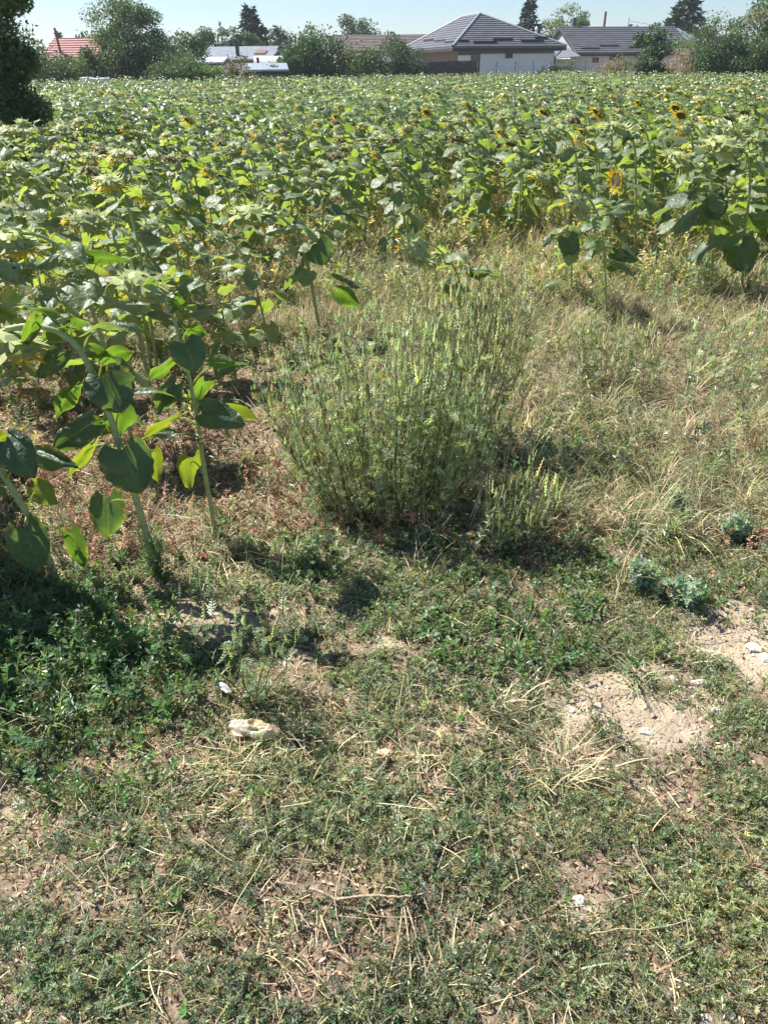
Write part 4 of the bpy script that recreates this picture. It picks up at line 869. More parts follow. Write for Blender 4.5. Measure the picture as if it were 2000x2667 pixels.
twig('pale stalk lying in the lower left weeds', [(420, 2292), (480, 2300), (545, 2322), (625, 2350)], .0024, 11)
twig('thin stalks crossing at the bottom left of centre', [(790, 2500), (850, 2590), (910, 2640)], .0016, 12, [[(835, 2520), (830, 2600), (780, 2650)]])
twig('thin woody stalk lying along the dark weeds at the left', [(115, 1730), (155, 1800), (195, 1850)], .0018, 13, [[(100, 1775), (150, 1800), (180, 1830)]], lift=.06)
twig('yellowish stalk lying diagonal at the left frame edge', [(10, 1880), (60, 1895), (105, 1910)], .0026, 14, lift=.05)
# ================================================================== BACKGROUND
MAT['needle'] = foliage('needles', .12, (1.6, 1.6, .7), .6, .3)
def leafcard(rg, s, n=1):
    g = G(); V = [(-s * .5, 0, 0), (0, -s * .28, s * .08), (s * .5, 0, -s * .05), (0, s * .28, s * .08)]; g.add(V, [(0, 1, 2, 3)]); return g.flat()
def rand_rot(n, rg):
    D = rg.normal(size=(n, 3)); D[:, 2] += .6; return align(D) @ rotz(rg.uniform(0, 6.28, n))
def tree(name, label, cat, x, y, z0, H, rx, ry, cols, seed, leaf=.16, n=4000, clumps=26, trunk=.14, crown0=.25, group=None, shape='round', mat='tree', clr=.30, gap=.5, limbs=True):
    """trunk with limbs; crown = leaf clumps spread through an uneven volume from crown0*H to H"""
    clumps = int(clumps * 1.9); n = int(n * 1.35); rg = np.random.default_rng(seed); root = thing(name, (x, y, z0), label, cat, group); g = G(); gt = G()
    cz0 = H * crown0; ch = H - cz0; C = []
    while len(C) < clumps:
        q = rg.uniform(-1, 1, 3); r = np.linalg.norm(q)
        if r > 1 or (r < .4 and rg.random() < gap * .6): continue
        if shape == 'round': s_ = 1.0
        elif shape == 'bush': s_ = 1.0 if q[2] < 0 else 1
        C.append(q)
    C = np.array(C); C = C / np.maximum(1, np.linalg.norm(C, axis=1))[:, None]
    clumps = len(C); cen = np.stack([C[:, 0] * rx, C[:, 1] * ry, cz0 + ch * (.5 + .47 * C[:, 2])], 1)
    if shape == 'bush': cen[:, 2] = ch * .95 * np.clip(.5 + .5 * C[:, 2], 0, 1) ** .7 * (1 - .15 * C[:, 0] ** 2)
    if shape == 'vase': cen[:, :2] *= (.55 + .6 * (.5 + .5 * C[:, 2:]))
    rad = np.array([rx, ry, ch * .5]).min() * clr * rg.uniform(.6, 1.35, clumps) + .1
    per = rg.dirichlet(rad ** 2) * n; P = []; CC = []
    cl = pal(rg, clumps, cols, .22)
    for c, r, m, k in zip(cen, rad, per, cl):
        m = int(m) + 3; q = rg.normal(size=(m, 3)); q = q / np.linalg.norm(q, axis=1)[:, None] * r * 1.15 * rg.random((m, 1)) ** .6 * np.array([1.2, 1.2, .85])
        P.append(c + q); CC.append(k * np.exp(rg.normal(0, .2, (m, 1))))
    P = np.concatenate(P); CC = np.concatenate(CC); P[:, 2] = np.maximum(P[:, 2], .05)
    g.inst(leafcard(rg, leaf), rand_rot(len(P), rg) * rg.uniform(.6, 1.4, len(P))[:, None, None], P, CC)
    trunk *= .6; tp = smooth_path([(0, 0, -.1), (rg.normal() * .1, 0, H * .3), (rg.normal() * rx * .1, 0, H * .75)], 8); V, Fc = tube(tp, np.linspace(trunk, trunk * .3, 8), 7); gt.add(V, Fc)
    if limbs:
        for c in cen[:min(clumps, 16)]:
            k = int(rg.integers(2, 6)); V, Fc = tube(smooth_path([tp[k], (tp[k] + c) / 2 + (0, 0, -.06 * H), c], 6), np.linspace(trunk * .4, trunk * .08, 6), 5); gt.add(V, Fc)
    gt.build('trunk', MAT['bark'], root); g.build('crown', MAT[mat], root, smooth=False); return root
def conifer(label, x, y, z0, H, r, seed, cols, n=46, group=None, lean=0, bare=.08, cat='conifer', name='spruce'):
    rg = np.random.default_rng(seed); root = thing(name, (x, y, z0), label, cat, group); g = G(); gt = G()
    V, Fc = tube([(0, 0, -.1), (0, 0, H)], (r * .07, .02), 7); gt.add(V, Fc); P, D, CC = [], [], []
    for i in range(n * 4):
        t = (i + rg.random()) / (n * 4); z = H * (bare + (1 - bare) * t); L = r * (1 - t) ** .8 * rg.uniform(.65, 1.1) + .12; a = rg.uniform(0, 6.28)
        d = np.array([math.cos(a), math.sin(a), 0]); pts_ = [np.array([0, 0, z]) + d * L * q + np.array([0, 0, (-.30 * q + .32 * q ** 2) * L]) for q in (0, .35, .7, 1)]
        V, Fc = tube(pts_, (.03, .02, .015, .008), 3); gt.add(V, Fc); cc = pal(rg, 1, cols, .2)[0]
        m = int(16 * L / r + 5)
        for k in range(m):
            q = rg.random() ** .7; p = pts_[0] * (1 - q) + pts_[3] * q + rg.normal(0, .08 * r * .35, 3) - (0, 0, .05 * L)
            P.append(p); dd = d + rg.normal(0, .6, 3); D.append(dd); CC.append(cc)
    P, D, CC = np.array(P), np.array(D), np.array(CC); tp = G(); s = r * .16; tp.add([(0, 0, 0), (s * .5, s * .22, 0), (s * 1.3, 0, -s * .15), (s * .5, -s * .22, 0)], [(0, 1, 2, 3)])
    g.inst(tp.flat(), alignx(D, rg), P, CC); gt.build('trunk', MAT['bark'], root); g.build('crown', MAT['needle'], root, smooth=False)
DK = [(.045, .075, .035), (.055, .09, .04), (.035, .06, .03)]; MG = [(.065, .115, .048), (.055, .10, .043), (.08, .125, .055)]; OL = [(.115, .15, .065), (.095, .13, .058), (.15, .165, .08)]; BR = [(.15, .13, .055), (.19, .15, .07), (.11, .12, .05)]
def wpt(u, v, Y):
    p = at(u, v, Y); return p[0], p[2]
def ptree(name, label, cat, u, vt, Y, wpx, cols, seed, **k):
    """tree at depth Y whose crown centre is at pixel column u, top at row vt, wpx wide"""
    x, zt = wpt(u, vt, Y); s = Y / F_PX / math.cos(PITCH) * 1.0
    dep = proj(np.array([[x, Y, zt]]))[2][0]; r = wpx * dep / F_PX / 2
    return tree(name, label, cat, x, Y, 0, zt * 1.0, r, r * k.pop('deep', .8), cols, seed, **k)
TG = 'trees and shrubs between the field and the village'
ptree('leafy_tree', 'tall leafy tree cut by the left frame edge at the side of the crop', 'tree', -95, -330, 13, 135, MG + OL + OL, 1, leaf=.06, n=26000, clumps=90, crown0=.0, trunk=.05, clr=.62, gap=0)
ptree('shrub', 'dark shrub filling the foot of the big left edge tree', 'shrub', -45, 150, 14, 95, MG + OL, 2, leaf=.06, n=9000, clumps=26, shape='bush', crown0=0, trunk=.04, clr=.4)
ptree('shrub', 'shrub in front of the red tiled house on its left side', 'shrub', 110, 125, 56, 150, DK + MG, 3, leaf=.15, n=4200, clumps=24, shape='bush', crown0=0, trunk=.06, clr=.42)
ptree('shrub', 'low round shrub right below the red tiled roof', 'shrub', 165, 150, 55, 120, DK + OL, 4, leaf=.15, n=3000, clumps=18, shape='bush', crown0=0, trunk=.06, clr=.42)
ptree('leafy_tree', 'thin leafy tree standing in front of the red house gable', 'tree', 75, 95, 57, 60, DK, 5, leaf=.14, n=2600, clumps=16, crown0=.05, trunk=.07, clr=.5)
ptree('robinia_tree', 'tallest airy tree of the left group with feathery branches', 'tree', 315, -22, 58, 215, MG + DK + OL, 6, leaf=.15, n=12000, clumps=70, crown0=.10, trunk=.16, clr=.24, gap=.3, shape='vase')
ptree('leafy_tree', 'dark leafy tree under the right side of the tallest left one', 'tree', 345, 70, 56, 170, DK, 7, leaf=.16, n=7000, clumps=34, crown0=.02, trunk=.14, clr=.34)
ptree('leafy_tree', 'rounded leafy tree right of the tallest left one, smaller', 'tree', 460, 85, 60, 150, DK + MG, 8, leaf=.16, n=5200, clumps=30, crown0=.04, trunk=.12, clr=.36)
ptree('leafy_tree', 'small olive tree at the left foot of the tallest one', 'tree', 240, 120, 55, 110, OL + MG, 9, leaf=.15, n=3600, clumps=22, crown0=.03, trunk=.08, clr=.42)
ptree('shrub', 'willow-like light shrub in front of the low white roof', 'shrub', 455, 128, 54, 140, MG + OL, 10, leaf=.13, n=4200, clumps=26, shape='bush', crown0=0, trunk=.05, clr=.4)
ptree('shrub', 'dark low shrub at the field edge left of the yellow-green one', 'shrub', 430, 158, 52, 120, DK + MG, 11, leaf=.12, n=3200, clumps=20, shape='bush', crown0=0, trunk=.05, clr=.42)
ptree('shrub', 'small yellow-green shrub before the grey metal roofs', 'shrub', 545, 160, 53, 60, [(.14, .22, .05), (.17, .25, .06)], 12, leaf=.12, n=1800, clumps=14, shape='bush', crown0=0, trunk=.04, clr=.45)
ptree('shrub', 'brownish autumn-coloured shrub beside the small grey shed', 'shrub', 612, 145, 53, 95, BR, 13, leaf=.11, n=3200, clumps=22, shape='bush', crown0=0, trunk=.05, clr=.42)
ptree('shrub', 'grey-green shrub hiding the right end of the rusty roof', 'shrub', 685, 128, 58, 80, MG + OL, 14, leaf=.13, n=2200, clumps=16, shape='bush', crown0=.2, trunk=.05, clr=.42)
for i, (u, vt, w_) in enumerate([(545, 78, 90), (592, 64, 80), (625, 66, 75), (655, 80, 60), (510, 95, 80)]):
    ptree('leafy_tree', ['leafy tree behind the left end of the grey metal roof', 'leafy tree with two peaks behind the grey metal roof', 'leafy tree directly left of the black spruce', 'leafy round olive tree at the foot of the black spruce', 'dark low tree behind the left grey roofs'][i], 'tree', u, vt, 92, w_, [MG, MG + DK, MG, OL, DK][i], 20 + i, leaf=.22, n=2600, clumps=20, crown0=.1, trunk=.18, clr=.4)
x, z = wpt(650, 20, 98); conifer('black spruce with drooping branches behind the grey metal roofs', x, 98, 0, z, 3.6, 1, [(.025, .038, .03)], 40)
x, z = wpt(573, 57, 95); conifer('thin small spruce tip left of the black spruce', x, 95, 0, z, 1.0, 2, [(.03, .05, .03)], 20)
x, z = wpt(727, 72, 90); conifer('pale grey-green conifer with open branches behind the white tunnel', x, 90, 0, z, 2.6, 3, [(.09, .12, .08)], 22)
x, z = wpt(1382, -2, 95); conifer('tall dark spruce between the hipped house and the long dark roof', x, 95, 0, z, 2.6, 4, [(.03, .055, .035)], 46)
x, z = wpt(1795, -8, 105); conifer('broad dark pine behind the small gabled house on the right', x, 105, 0, z, 4.4, 5, [(.035, .06, .04)], 40)
ptree('leafy_tree', 'round leafy tree crown above the long low tiled roof', 'tree', 932, 42, 100, 112, OL + MG, 30, leaf=.24, n=4200, clumps=30, crown0=.25, trunk=.2, clr=.3)
ptree('leafy_tree', 'pale airy tree behind the long dark-roofed house', 'tree', 1490, 12, 102, 135, OL + [(.15, .17, .09)], 31, leaf=.22, n=4600, clumps=36, crown0=.3, trunk=.2, clr=.24)
ptree('shrub', 'large dense shrub in the middle of the field edge, left of the low tiled roof', 'shrub', 822, 80, 62, 175, MG + DK, 32, leaf=.17, n=9000, clumps=44, shape='bush', crown0=0, trunk=.1, clr=.36)
ptree('shrub', 'smaller shrub at the left side of the large dense central one', 'shrub', 755, 118, 60, 85, MG, 33, leaf=.15, n=3200, clumps=20, shape='bush', crown0=0, trunk=.06, clr=.42)
ptree('shrub', 'spreading shrub under the long low tiled roof', 'shrub', 935, 120, 61, 130, DK + OL, 34, leaf=.14, n=4800, clumps=30, shape='bush', crown0=0, trunk=.06, clr=.4)
ptree('fruit_tree', 'fruit tree between the low tiled roof and the hipped house', 'tree', 1010, 96, 66, 150, DK + OL, 35, leaf=.14, n=5200, clumps=36, crown0=.05, trunk=.08, clr=.32)
ptree('fruit_tree', 'slim fruit tree against the brown side wall of the hipped house', 'tree', 1085, 112, 67, 70, DK, 36, leaf=.14, n=2400, clumps=18, crown0=.08, trunk=.06, clr=.4)
ptree('shrub', 'small dark shrub at the right corner of the white insulated wall', 'shrub', 1428, 158, 68, 46, DK, 37, leaf=.13, n=1500, clumps=12, shape='bush', crown0=0, trunk=.04, clr=.45)
ptree('shrub', 'light feathery weed bush before the beige lean-to', 'shrub', 1490, 138, 66, 50, OL + MG, 38, leaf=.11, n=1700, clumps=16, shape='bush', crown0=0, trunk=.03, clr=.4)
ptree('shrub', 'light weed bush right of the white wall windows', 'shrub', 1620, 145, 66, 55, OL, 39, leaf=.11, n=1700, clumps=16, shape='bush', crown0=0, trunk=.03, clr=.4)
ptree('walnut_tree', 'young walnut tree standing alone right of the long dark roof', 'tree', 1716, 62, 58, 110, DK + MG + [(.09, .15, .06)], 40, leaf=.20, n=3600, clumps=34, crown0=.02, trunk=.08, clr=.3)
ptree('shrub', 'dry beige brush right of the young walnut tree', 'shrub', 1790, 125, 62, 105, [(.36, .28, .18), (.44, .35, .23)], 41, leaf=.12, n=2800, clumps=24, shape='bush', crown0=0, trunk=.04, clr=.4, mat='dry')
ptree('shrub', 'dry beige brush below the windows of the long white house', 'shrub', 1590, 162, 64, 120, [(.36, .28, .18), (.26, .24, .12)], 42, leaf=.12, n=1600, clumps=20, shape='bush', crown0=0, trunk=.03, clr=.5, mat='dry')
ptree('leafy_tree', 'rounded willow-like tree right of the small gabled house', 'tree', 1865, 28, 70, 150, MG + OL, 43, leaf=.17, n=6000, clumps=36, crown0=.0, trunk=.12, clr=.34)
ptree('shrub', 'dense dark shrub mass low at the right field edge', 'shrub', 1890, 105, 58, 150, DK + MG, 44, leaf=.15, n=6500, clumps=34, shape='bush', crown0=0, trunk=.08, clr=.4)
ptree('leafy_tree', 'tall grey-green tree cut by the right frame edge', 'tree', 2010, -30, 60, 170, OL + MG, 45, leaf=.17, n=7000, clumps=44, crown0=.0, trunk=.12, clr=.3)
ptree('shrub', 'shrub beneath the right frame edge tree', 'shrub', 1975, 95, 57, 130, MG + DK, 46, leaf=.15, n=5000, clumps=28, shape='bush', crown0=0, trunk=.08, clr=.4)
ptree('leafy_tree', 'small tree between the young walnut and the gabled house', 'tree', 1708, 62, 82, 70, MG, 47, leaf=.18, n=1800, clumps=16, crown0=.2, trunk=.1, clr=.4)
ptree('leafy_tree', 'small pointed tree tips above the red tiled ridge', 'tree', 155, 78, 92, 40, DK, 48, leaf=.2, n=700, clumps=10, crown0=.5, trunk=.1, clr=.4)
hz_top = 22.0
def haze():
    me = bpy.data.meshes.new('haze'); x0, x1, y0, y1, z0, z1 = -630, 630, -60, 930, -2.0, hz_top
    me.from_pydata([(x0, y0, z0), (x1, y0, z0), (x1, y1, z0), (x0, y1, z0), (x0, y0, z1), (x1, y0, z1), (x1, y1, z1), (x0, y1, z1)], [], [tuple(int(i) for i in f) for f in BOXF]); o = link('haze', me); tag(o, kind='stuff', label='thin pale summer haze over the field', cat='haze')
    m = bpy.data.materials.new('haze'); m.use_nodes = True; t = m.node_tree; t.nodes.clear(); q = t.nodes.new('ShaderNodeVolumePrincipled'); q.inputs['Color'].default_value = (.86, .92, 1, 1); q.inputs['Density'].default_value = .00045; q.inputs['Anisotropy'].default_value = .3
    out = t.nodes.new('ShaderNodeOutputMaterial'); t.links.new(q.outputs[0], out.inputs['Volume']); me.materials.append(m)
haze()
def hedge():
    rg = np.random.default_rng(9); g = G(); n = 26000
    x = rg.uniform(-62, 62, n); y = 112 + rg.uniform(-2, 2, n) + 4 * vn(x * .1, x * 0, 3); h = 3.0 + 2.4 * vn(x * .22, x * 0 + 1, 4) + 1.6 * vn(x * .8, x * 0, 5)
    z = h * rg.random(n) ** .8; c = pal(rg, n, DK + MG, .25); g.inst(leafcard(rg, .42), rand_rot(n, rg) * rg.uniform(.6, 1.4, n)[:, None, None], np.stack([x, y, z], 1), c)
    tag(g.build('distant_woods', MAT['tree'], smooth=False), 'distant line of trees behind the village houses', 'trees', kind='stuff')
hedge()
# ------------------------------------------------------------------ houses
def tiles(name, c, pitch=.35, rough=.55, corr=.2, spec=.45, metal=0.0):
    m, t, N, L = new_mat(name); o = N.new('ShaderNodeOutputMaterial'); b = N.new('ShaderNodeBsdfPrincipled'); L.new(b.outputs[0], o.inputs[0])
    b.inputs['Roughness'].default_value = rough; b.inputs['Specular IOR Level'].default_value = spec; b.inputs['Metallic'].default_value = metal
    uv = nd(t, 'ShaderNodeUVMap', uv_map='UVMap'); sp = N.new('ShaderNodeSeparateXYZ'); L.new(uv.outputs[0], sp.inputs[0])
    def mth(op, x, y=None):
        n = N.new('ShaderNodeMath'); n.operation = op
        for i, q in enumerate((x, y)):
            if q is None: continue
            if isinstance(q, (int, float)): n.inputs[i].default_value = q
            else: L.new(q, n.inputs[i])
        return n.outputs[0]
    fr = mth('FRACT', mth('DIVIDE', sp.outputs[1], pitch)); wv = mth('SINE', mth('MULTIPLY', sp.outputs[0], 6.283 / corr))
    tc = N.new('ShaderNodeTexCoord'); ns = nd(t, 'ShaderNodeTexNoise', Scale=1.2, Detail=8.0, Roughness=.7); L.new(tc.outputs['Object'], ns.inputs['Vector'])
    lo = [x * .72 for x in c]; hi = [min(1, x * 1.25) for x in c]
    L.new(ramp(t, ns.outputs[0], [(.3, lo), (.7, hi)]), b.inputs['Base Color'])
    bm = nd(t, 'ShaderNodeBump', Strength=.6, Distance=.10); L.new(mth('ADD', mth('MULTIPLY', fr, -.2), mth('MULTIPLY', wv, .10)), bm.inputs['Height']); L.new(bm.outputs[0], b.inputs['Normal'])
    return m
MAT['tile_dark'] = tiles('dark_roof_tile', (.125, .125, .135), .42, .42, .3)
MAT['tile_brown'] = tiles('brown_roof_tile', (.20, .155, .14), .40, .5, .3)
MAT['tile_red'] = tiles('red_roof_tile', (.36, .145, .125), .40, .5, .3)
MAT['sheet'] = tiles('grey_metal_sheet', (.27, .29, .30), 50., .38, .11, .5, .35)
MAT['sheet_blue'] = tiles('blue_grey_sheet', (.36, .42, .46), 50., .4, .11, .5, .3)
MAT['plaster'] = solid('brown_plaster', (.17, .15, .13), .95, 2.5, .25, .3)
MAT['insul'] = solid('white_insulation', (.74, .76, .80), .9, 1.5, .06)
MAT['whitewall'] = solid('whitewashed_wall', (.66, .66, .64), .95, 1.2, .12)
MAT['greywall'] = solid('grey_wall', (.42, .42, .42), .95, 1.2, .15)
MAT['cream'] = solid('cream_wall', (.60, .56, .42), .95, 1.2, .1)
MAT['fascia'] = solid('dark_fascia', (.035, .028, .026), .6, 5., .2)
MAT['brownframe'] = solid('brown_frame', (.14, .07, .045), .5, 8., .2)
MAT['glass'] = solid('window_glass', (.04, .05, .06), .08, None, spec=.8)
MAT['grey_planks'] = solid('grey_planks', (.24, .23, .21), .9, 4., .3, .5)
MAT['planks'] = solid('dark_planks', (.075, .062, .055), .9, 4., .5, .5)
MAT['steel'] = solid('dull_steel', (.10, .10, .11), .6, 5., .2)
MAT['rust'] = solid('rusty_sheet', (.22, .11, .075), .8, 3., .4)
MAT['whitesheet'] = solid('white_sheeting', (.78, .80, .82), .55, 3., .08)
MAT['wire'] = solid('wire', (.30, .32, .35), .6)
def roof_face(g, P, mi=0, th=.10, course=0):
    """one sloping face given counter-clockwise (eave first), with metre uvs and thickness"""
    P = np.asarray(P, float); e = unit(P[1] - P[0]); n = unit(np.cross(P[1] - P[0], P[-1] - P[0])); up = np.cross(n, e); uv = np.stack([(P - P[0]) @ e, (P - P[0]) @ up], 1)
    k = len(P); Q = P
    if course:                                      # overlapping courses of tiles, each a real step
        top = uv[:, 1].max(); t0 = 0.0
        while t0 < top - .01:
            t1 = min(t0 + course, top); poly = list(uv)
            for lim, sgn in ((t0, 1), (t1, -1)):
                out = []
                for i in range(len(poly)):
                    A, B = poly[i], poly[(i + 1) % len(poly)]; da, db = sgn * (A[1] - lim), sgn * (B[1] - lim)
                    if da >= -1e-9: out.append(A)
                    if da * db < -1e-12: out.append(A + (B - A) * da / (da - db))
                poly = out
                if len(poly) < 3: break
            if len(poly) >= 3:
                q = np.array(poly); W3 = P[0] + q[:, :1] * e + q[:, 1:] * up + n * (.012 + .055 * (1 - (q[:, 1:] - t0) / course))
                g.add(W3, [tuple(range(len(q)))], (.5, .5, .5), q, mi)
                lo_ = [i for i in range(len(q)) if q[i, 1] < t0 + 1e-4]
                if len(lo_) >= 2:
                    lo_ = sorted(lo_, key=lambda i: q[i, 0]); a_, b_ = W3[lo_[0]], W3[lo_[-1]]; g.add([a_, b_, b_ - n * .06, a_ - n * .06], [(3, 2, 1, 0)], uv=np.zeros((4, 2)) + .01, mi=mi)
            t0 = t1
    else: g.add(P, [tuple(range(k))], (.5, .5, .5), uv, mi)
    Q = P - np.array([0, 0, th])
    g.add(np.concatenate([P - n * .004, Q]), [(i, (i + 1) % k, (i + 1) % k + k, i + k) for i in range(k)], uv=np.zeros((2 * k, 2)) + .01, mi=mi); g.add(Q, [tuple(range(k))[::-1]], uv=np.zeros((k, 2)) + .01, mi=mi)
def window(root, fr, x0, x1, z0, z1, frame='brownframe', face=0.0, name='window'):
    """opening on the y = face plane of the frame fr (front is -y)"""
    g = G(); t = .07
    box(g, (x0, face - .05, z0), (x0 + t, face + .02, z1), fr); box(g, (x1 - t, face - .05, z0), (x1, face + .02, z1), fr)
    box(g, (x0 + t, face - .05, z0), (x1 - t, face + .02, z0 + t), fr); box(g, (x0 + t, face - .05, z1 - t), (x1 - t, face + .02, z1), fr)
    if x1 - x0 > .9: xm = (x0 + x1) / 2; box(g, (xm - .03, face - .045, z0 + t), (xm + .03, face + .02, z1 - t), fr)
    f = g.build(name, MAT[frame], root, smooth=False); g = G(); box(g, (x0 + t, face - .02, z0 + t), (x1 - t, face + .012, z1 - t), fr); g.build('pane', MAT['glass'], f, smooth=False)
def frame_from(u0, Y0, ang):
    """frame at the wall corner seen at column u0, depth Y0; x axis turned ang from +X"""
    x0 = at(u0, 170, Y0)[0]; a = np.array([math.cos(ang), math.sin(ang)]); return (np.array([x0, Y0]), a, np.array([-a[1], a[0]]))
def hz(u, v, Y): return at(u, v, Y)[2]
# hipped house
def hip_house():
    ang = R_(14); fr = frame_from(1192, 75, ang); W, D = 8.7, 15.0; He = hz(1190, 122, 75); Hr = hz(1212, 34, 79)
    root = thing('house', (*fr[0], 0), 'house with large dark hipped tile roof and half white insulated wall', 'house'); inv = (fr[0] * 0, fr[1], fr[2])
    g = G(); box(g, (0, 0, -.2), (W, D, He - .15), inv); g.build('wall', MAT['plaster'], root, smooth=False)
    g = G(); zt = hz(1300, 140, 76); z1 = hz(1210, 144, 75); z2 = hz(1210, 158, 75)
    box(g, (1.95, -.08, -.2), (W + .08, -.002, zt), inv); box(g, (.0, -.08, z2), (1.1, -.002, z1), inv); g.build('insulation', MAT['insul'], root, smooth=False)
    window(root, inv, 1.2, 1.93, z2 - 1.0, hz(1240, 140, 75), name='door'); window(root, inv, 4.2, 4.85, hz(1305, 152, 76), hz(1305, 136, 76), face=-.09)
    o = .75; A, B, C_, E = (-o, -o, He), (W + o, -o, He), (W + o, D + o, He), (-o, D + o, He); R1, R2 = (W * .42, 5.1, Hr), (W * .42, D - 5.5, Hr)
    T = lambda L_: [tomap([q], inv)[0] for q in L_]
    g = G()
    for q in ([A, B, R1], [B, C_, R2, R1], [C_, E, R2], [E, A, R1, R2]): roof_face(g, T(q), course=.40)
    r = g.build('roof', MAT['tile_dark'], root, smooth=False)
    g = G()
    for a, b in ((A, R1), (B, R1), (R1, R2), (C_, R2), (E, R2)): V, Fc = tube(T([a, b]), .11, 6); g.add(V + (0, 0, .05), Fc)
    g.build('ridge_caps', solid('ridge_cap', (.33, .33, .34), .35, 3., .1), r)
    g = G(); box(g, (-o, -o, He - .32), (W + o, -o + .06, He - .10), inv); box(g, (-o, -o + .07, He - .32), (-o + .06, D + o, He - .10), inv); box(g, (W + o - .06, -o + .07, He - .32), (W + o, D + o, He - .10), inv)
    box(g, (-o + .07, -o + .07, He - .30), (W + o - .07, D + o, He - .22), inv); g.build('fascia', MAT['fascia'], root, smooth=False)
    sl = (Hr - He) / (5.1 + o)
    for x0, x1, dy_ in ((.0, .9, .7), (1.2, 3.3, .45), (3.1, 4.9, .9), (5.5, 7.6, .6), (7.0, 8.6, 1.2)):
        g = G(); box(g, (x0, -o + dy_, He + dy_ * sl + .02), (x1, -o + dy_ + .07, He + dy_ * sl + .22), inv); g.build('snow_guard', MAT['fascia'], r, smooth=False)
    sx = (Hr - He) / (W * .42 + o)
    for y0, y1, dx in ((.6, 3, .45), (4, 7, .8), (8, 11, 1.0)):
        g = G(); box(g, (-o + dx, y0, He + dx * sx + .02), (-o + dx + .07, y1, He + dx * sx + .2), inv); g.build('snow_guard', MAT['fascia'], r, smooth=False)
    g = G(); V, Fc = tube(T([(W + .5, -.7, He - .1), (W + .3, -.4, He - .5), (W + .06, -.12, He - .8), (W + .06, -.12, .1)]), .05, 6); g.add(V, Fc); g.build('downpipe', MAT['fascia'], root)
hip_house()
def gable_house(label, u0, Y0, ang, W, D, He, Hr, wall, roof, end_wall=None, o=.35, cat='house', name='house', back=True, wins=(), extra=None, oe=.25):
    """ridge runs along x; eaves at front and back"""
    fr = frame_from(u0, Y0, R_(ang)); root = thing(name, (*fr[0], 0), label, cat); inv = (fr[0] * 0, fr[1], fr[2]); T = lambda L_: [tomap([q], inv)[0] for q in L_]
    g = G(); box(g, (0, 0, -.2), (W, D, He), inv); g.build('wall', MAT[wall], root, smooth=False)
    g = G()
    for x in (.01, W - .01):
        P = T([(x, 0.02, He), (x, D - .02, He), (x, D / 2, Hr - .05)]); Q = T([(x + (.1 if x < 1 else -.1), 0.02, He), (x + (.1 if x < 1 else -.1), D - .02, He), (x + (.1 if x < 1 else -.1), D / 2, Hr - .05)])
        g.add(P + Q, [(0, 1, 2), (5, 4, 3)]); g.add(P + Q, [(0, 3, 4, 1), (1, 4, 5, 2), (2, 5, 3, 0)])
    g.build('gable', MAT[end_wall or wall], root, smooth=False); s = (Hr - He) / (D / 2); ze = He - o * s; cs = .40 if roof.startswith('tile') else 0
    g = G(); roof_face(g, T([(-oe, -o, ze), (W + oe, -o, ze), (W + oe, D / 2, Hr), (-oe, D / 2, Hr)]), course=cs); roof_face(g, T([(W + oe, D + o, ze), (-oe, D + o, ze), (-oe, D / 2, Hr), (W + oe, D / 2, Hr)]), course=cs); r = g.build('roof', MAT[roof], root, smooth=False)
    g = G(); box(g, (-oe, -o - .03, ze - .25), (W + oe, -o + .02, ze - .11), inv)
    for x in (-oe + .005, W + oe - .035):
        for a, b in (((x, -o, ze), (x, D / 2, Hr)), ((x, D + o, ze), (x, D / 2, Hr))):
            P = np.array([a, b]); g.add(T([P[0] + (0, 0, -.30), P[1] + (0, 0, -.30), P[1] + (0, 0, -.11), P[0] + (0, 0, -.11)]) + T([P[0] + (.03, 0, -.30), P[1] + (.03, 0, -.30), P[1] + (.03, 0, -.11), P[0] + (.03, 0, -.11)]), BOXF)
    g.build('fascia', MAT['fascia'], root, smooth=False)
    for (x0, x1, z0, z1) in wins: window(root, inv, x0, x1, z0, z1, face=-.01)
    if extra: extra(root, r, inv, T, ze, s)
    return root
def long_extra(root, r, inv, T, ze, s):
    for x0, x1, dy_ in ((.4, 2.2, .5), (2.4, 4.3, .9), (5.2, 7.2, .6), (7.0, 9.0, 1.0)):
        g = G(); box(g, (x0, -.35 + dy_, ze + dy_ * s + .02), (x1, -.28 + dy_, ze + dy_ * s + .2), inv); g.build('snow_guard', MAT['fascia'], r, smooth=False)
    g = G(); box(g, (9.2, 1.5, ze + 1.0), (9.65, 1.9, ze + 1.85), inv); box(g, (9.15, 1.45, ze + 1.86), (9.7, 1.95, ze + 1.93), inv); g.build('chimney', MAT['fascia'], r, smooth=False)
    g = G(); box(g, (1.2, 4.3, ze + 1.8), (1.5, 4.6, ze + 4.55 * s + .75), inv); g.build('chimney', MAT['steel'], r, smooth=False)
gable_house('long white house with dark tiled ridge roof and snow guards', 1500, 82, 12, 11.5, 8.2, hz(1500, 131, 82), hz(1560, 69, 86), 'whitewall', 'tile_dark', 'greywall', .45, extra=long_extra,
            wins=[(1.55, 2.15, hz(1546, 163, 82), hz(1546, 150, 82)), (3.2, 4.2, hz(1592, 158, 83), hz(1592, 146, 83))])
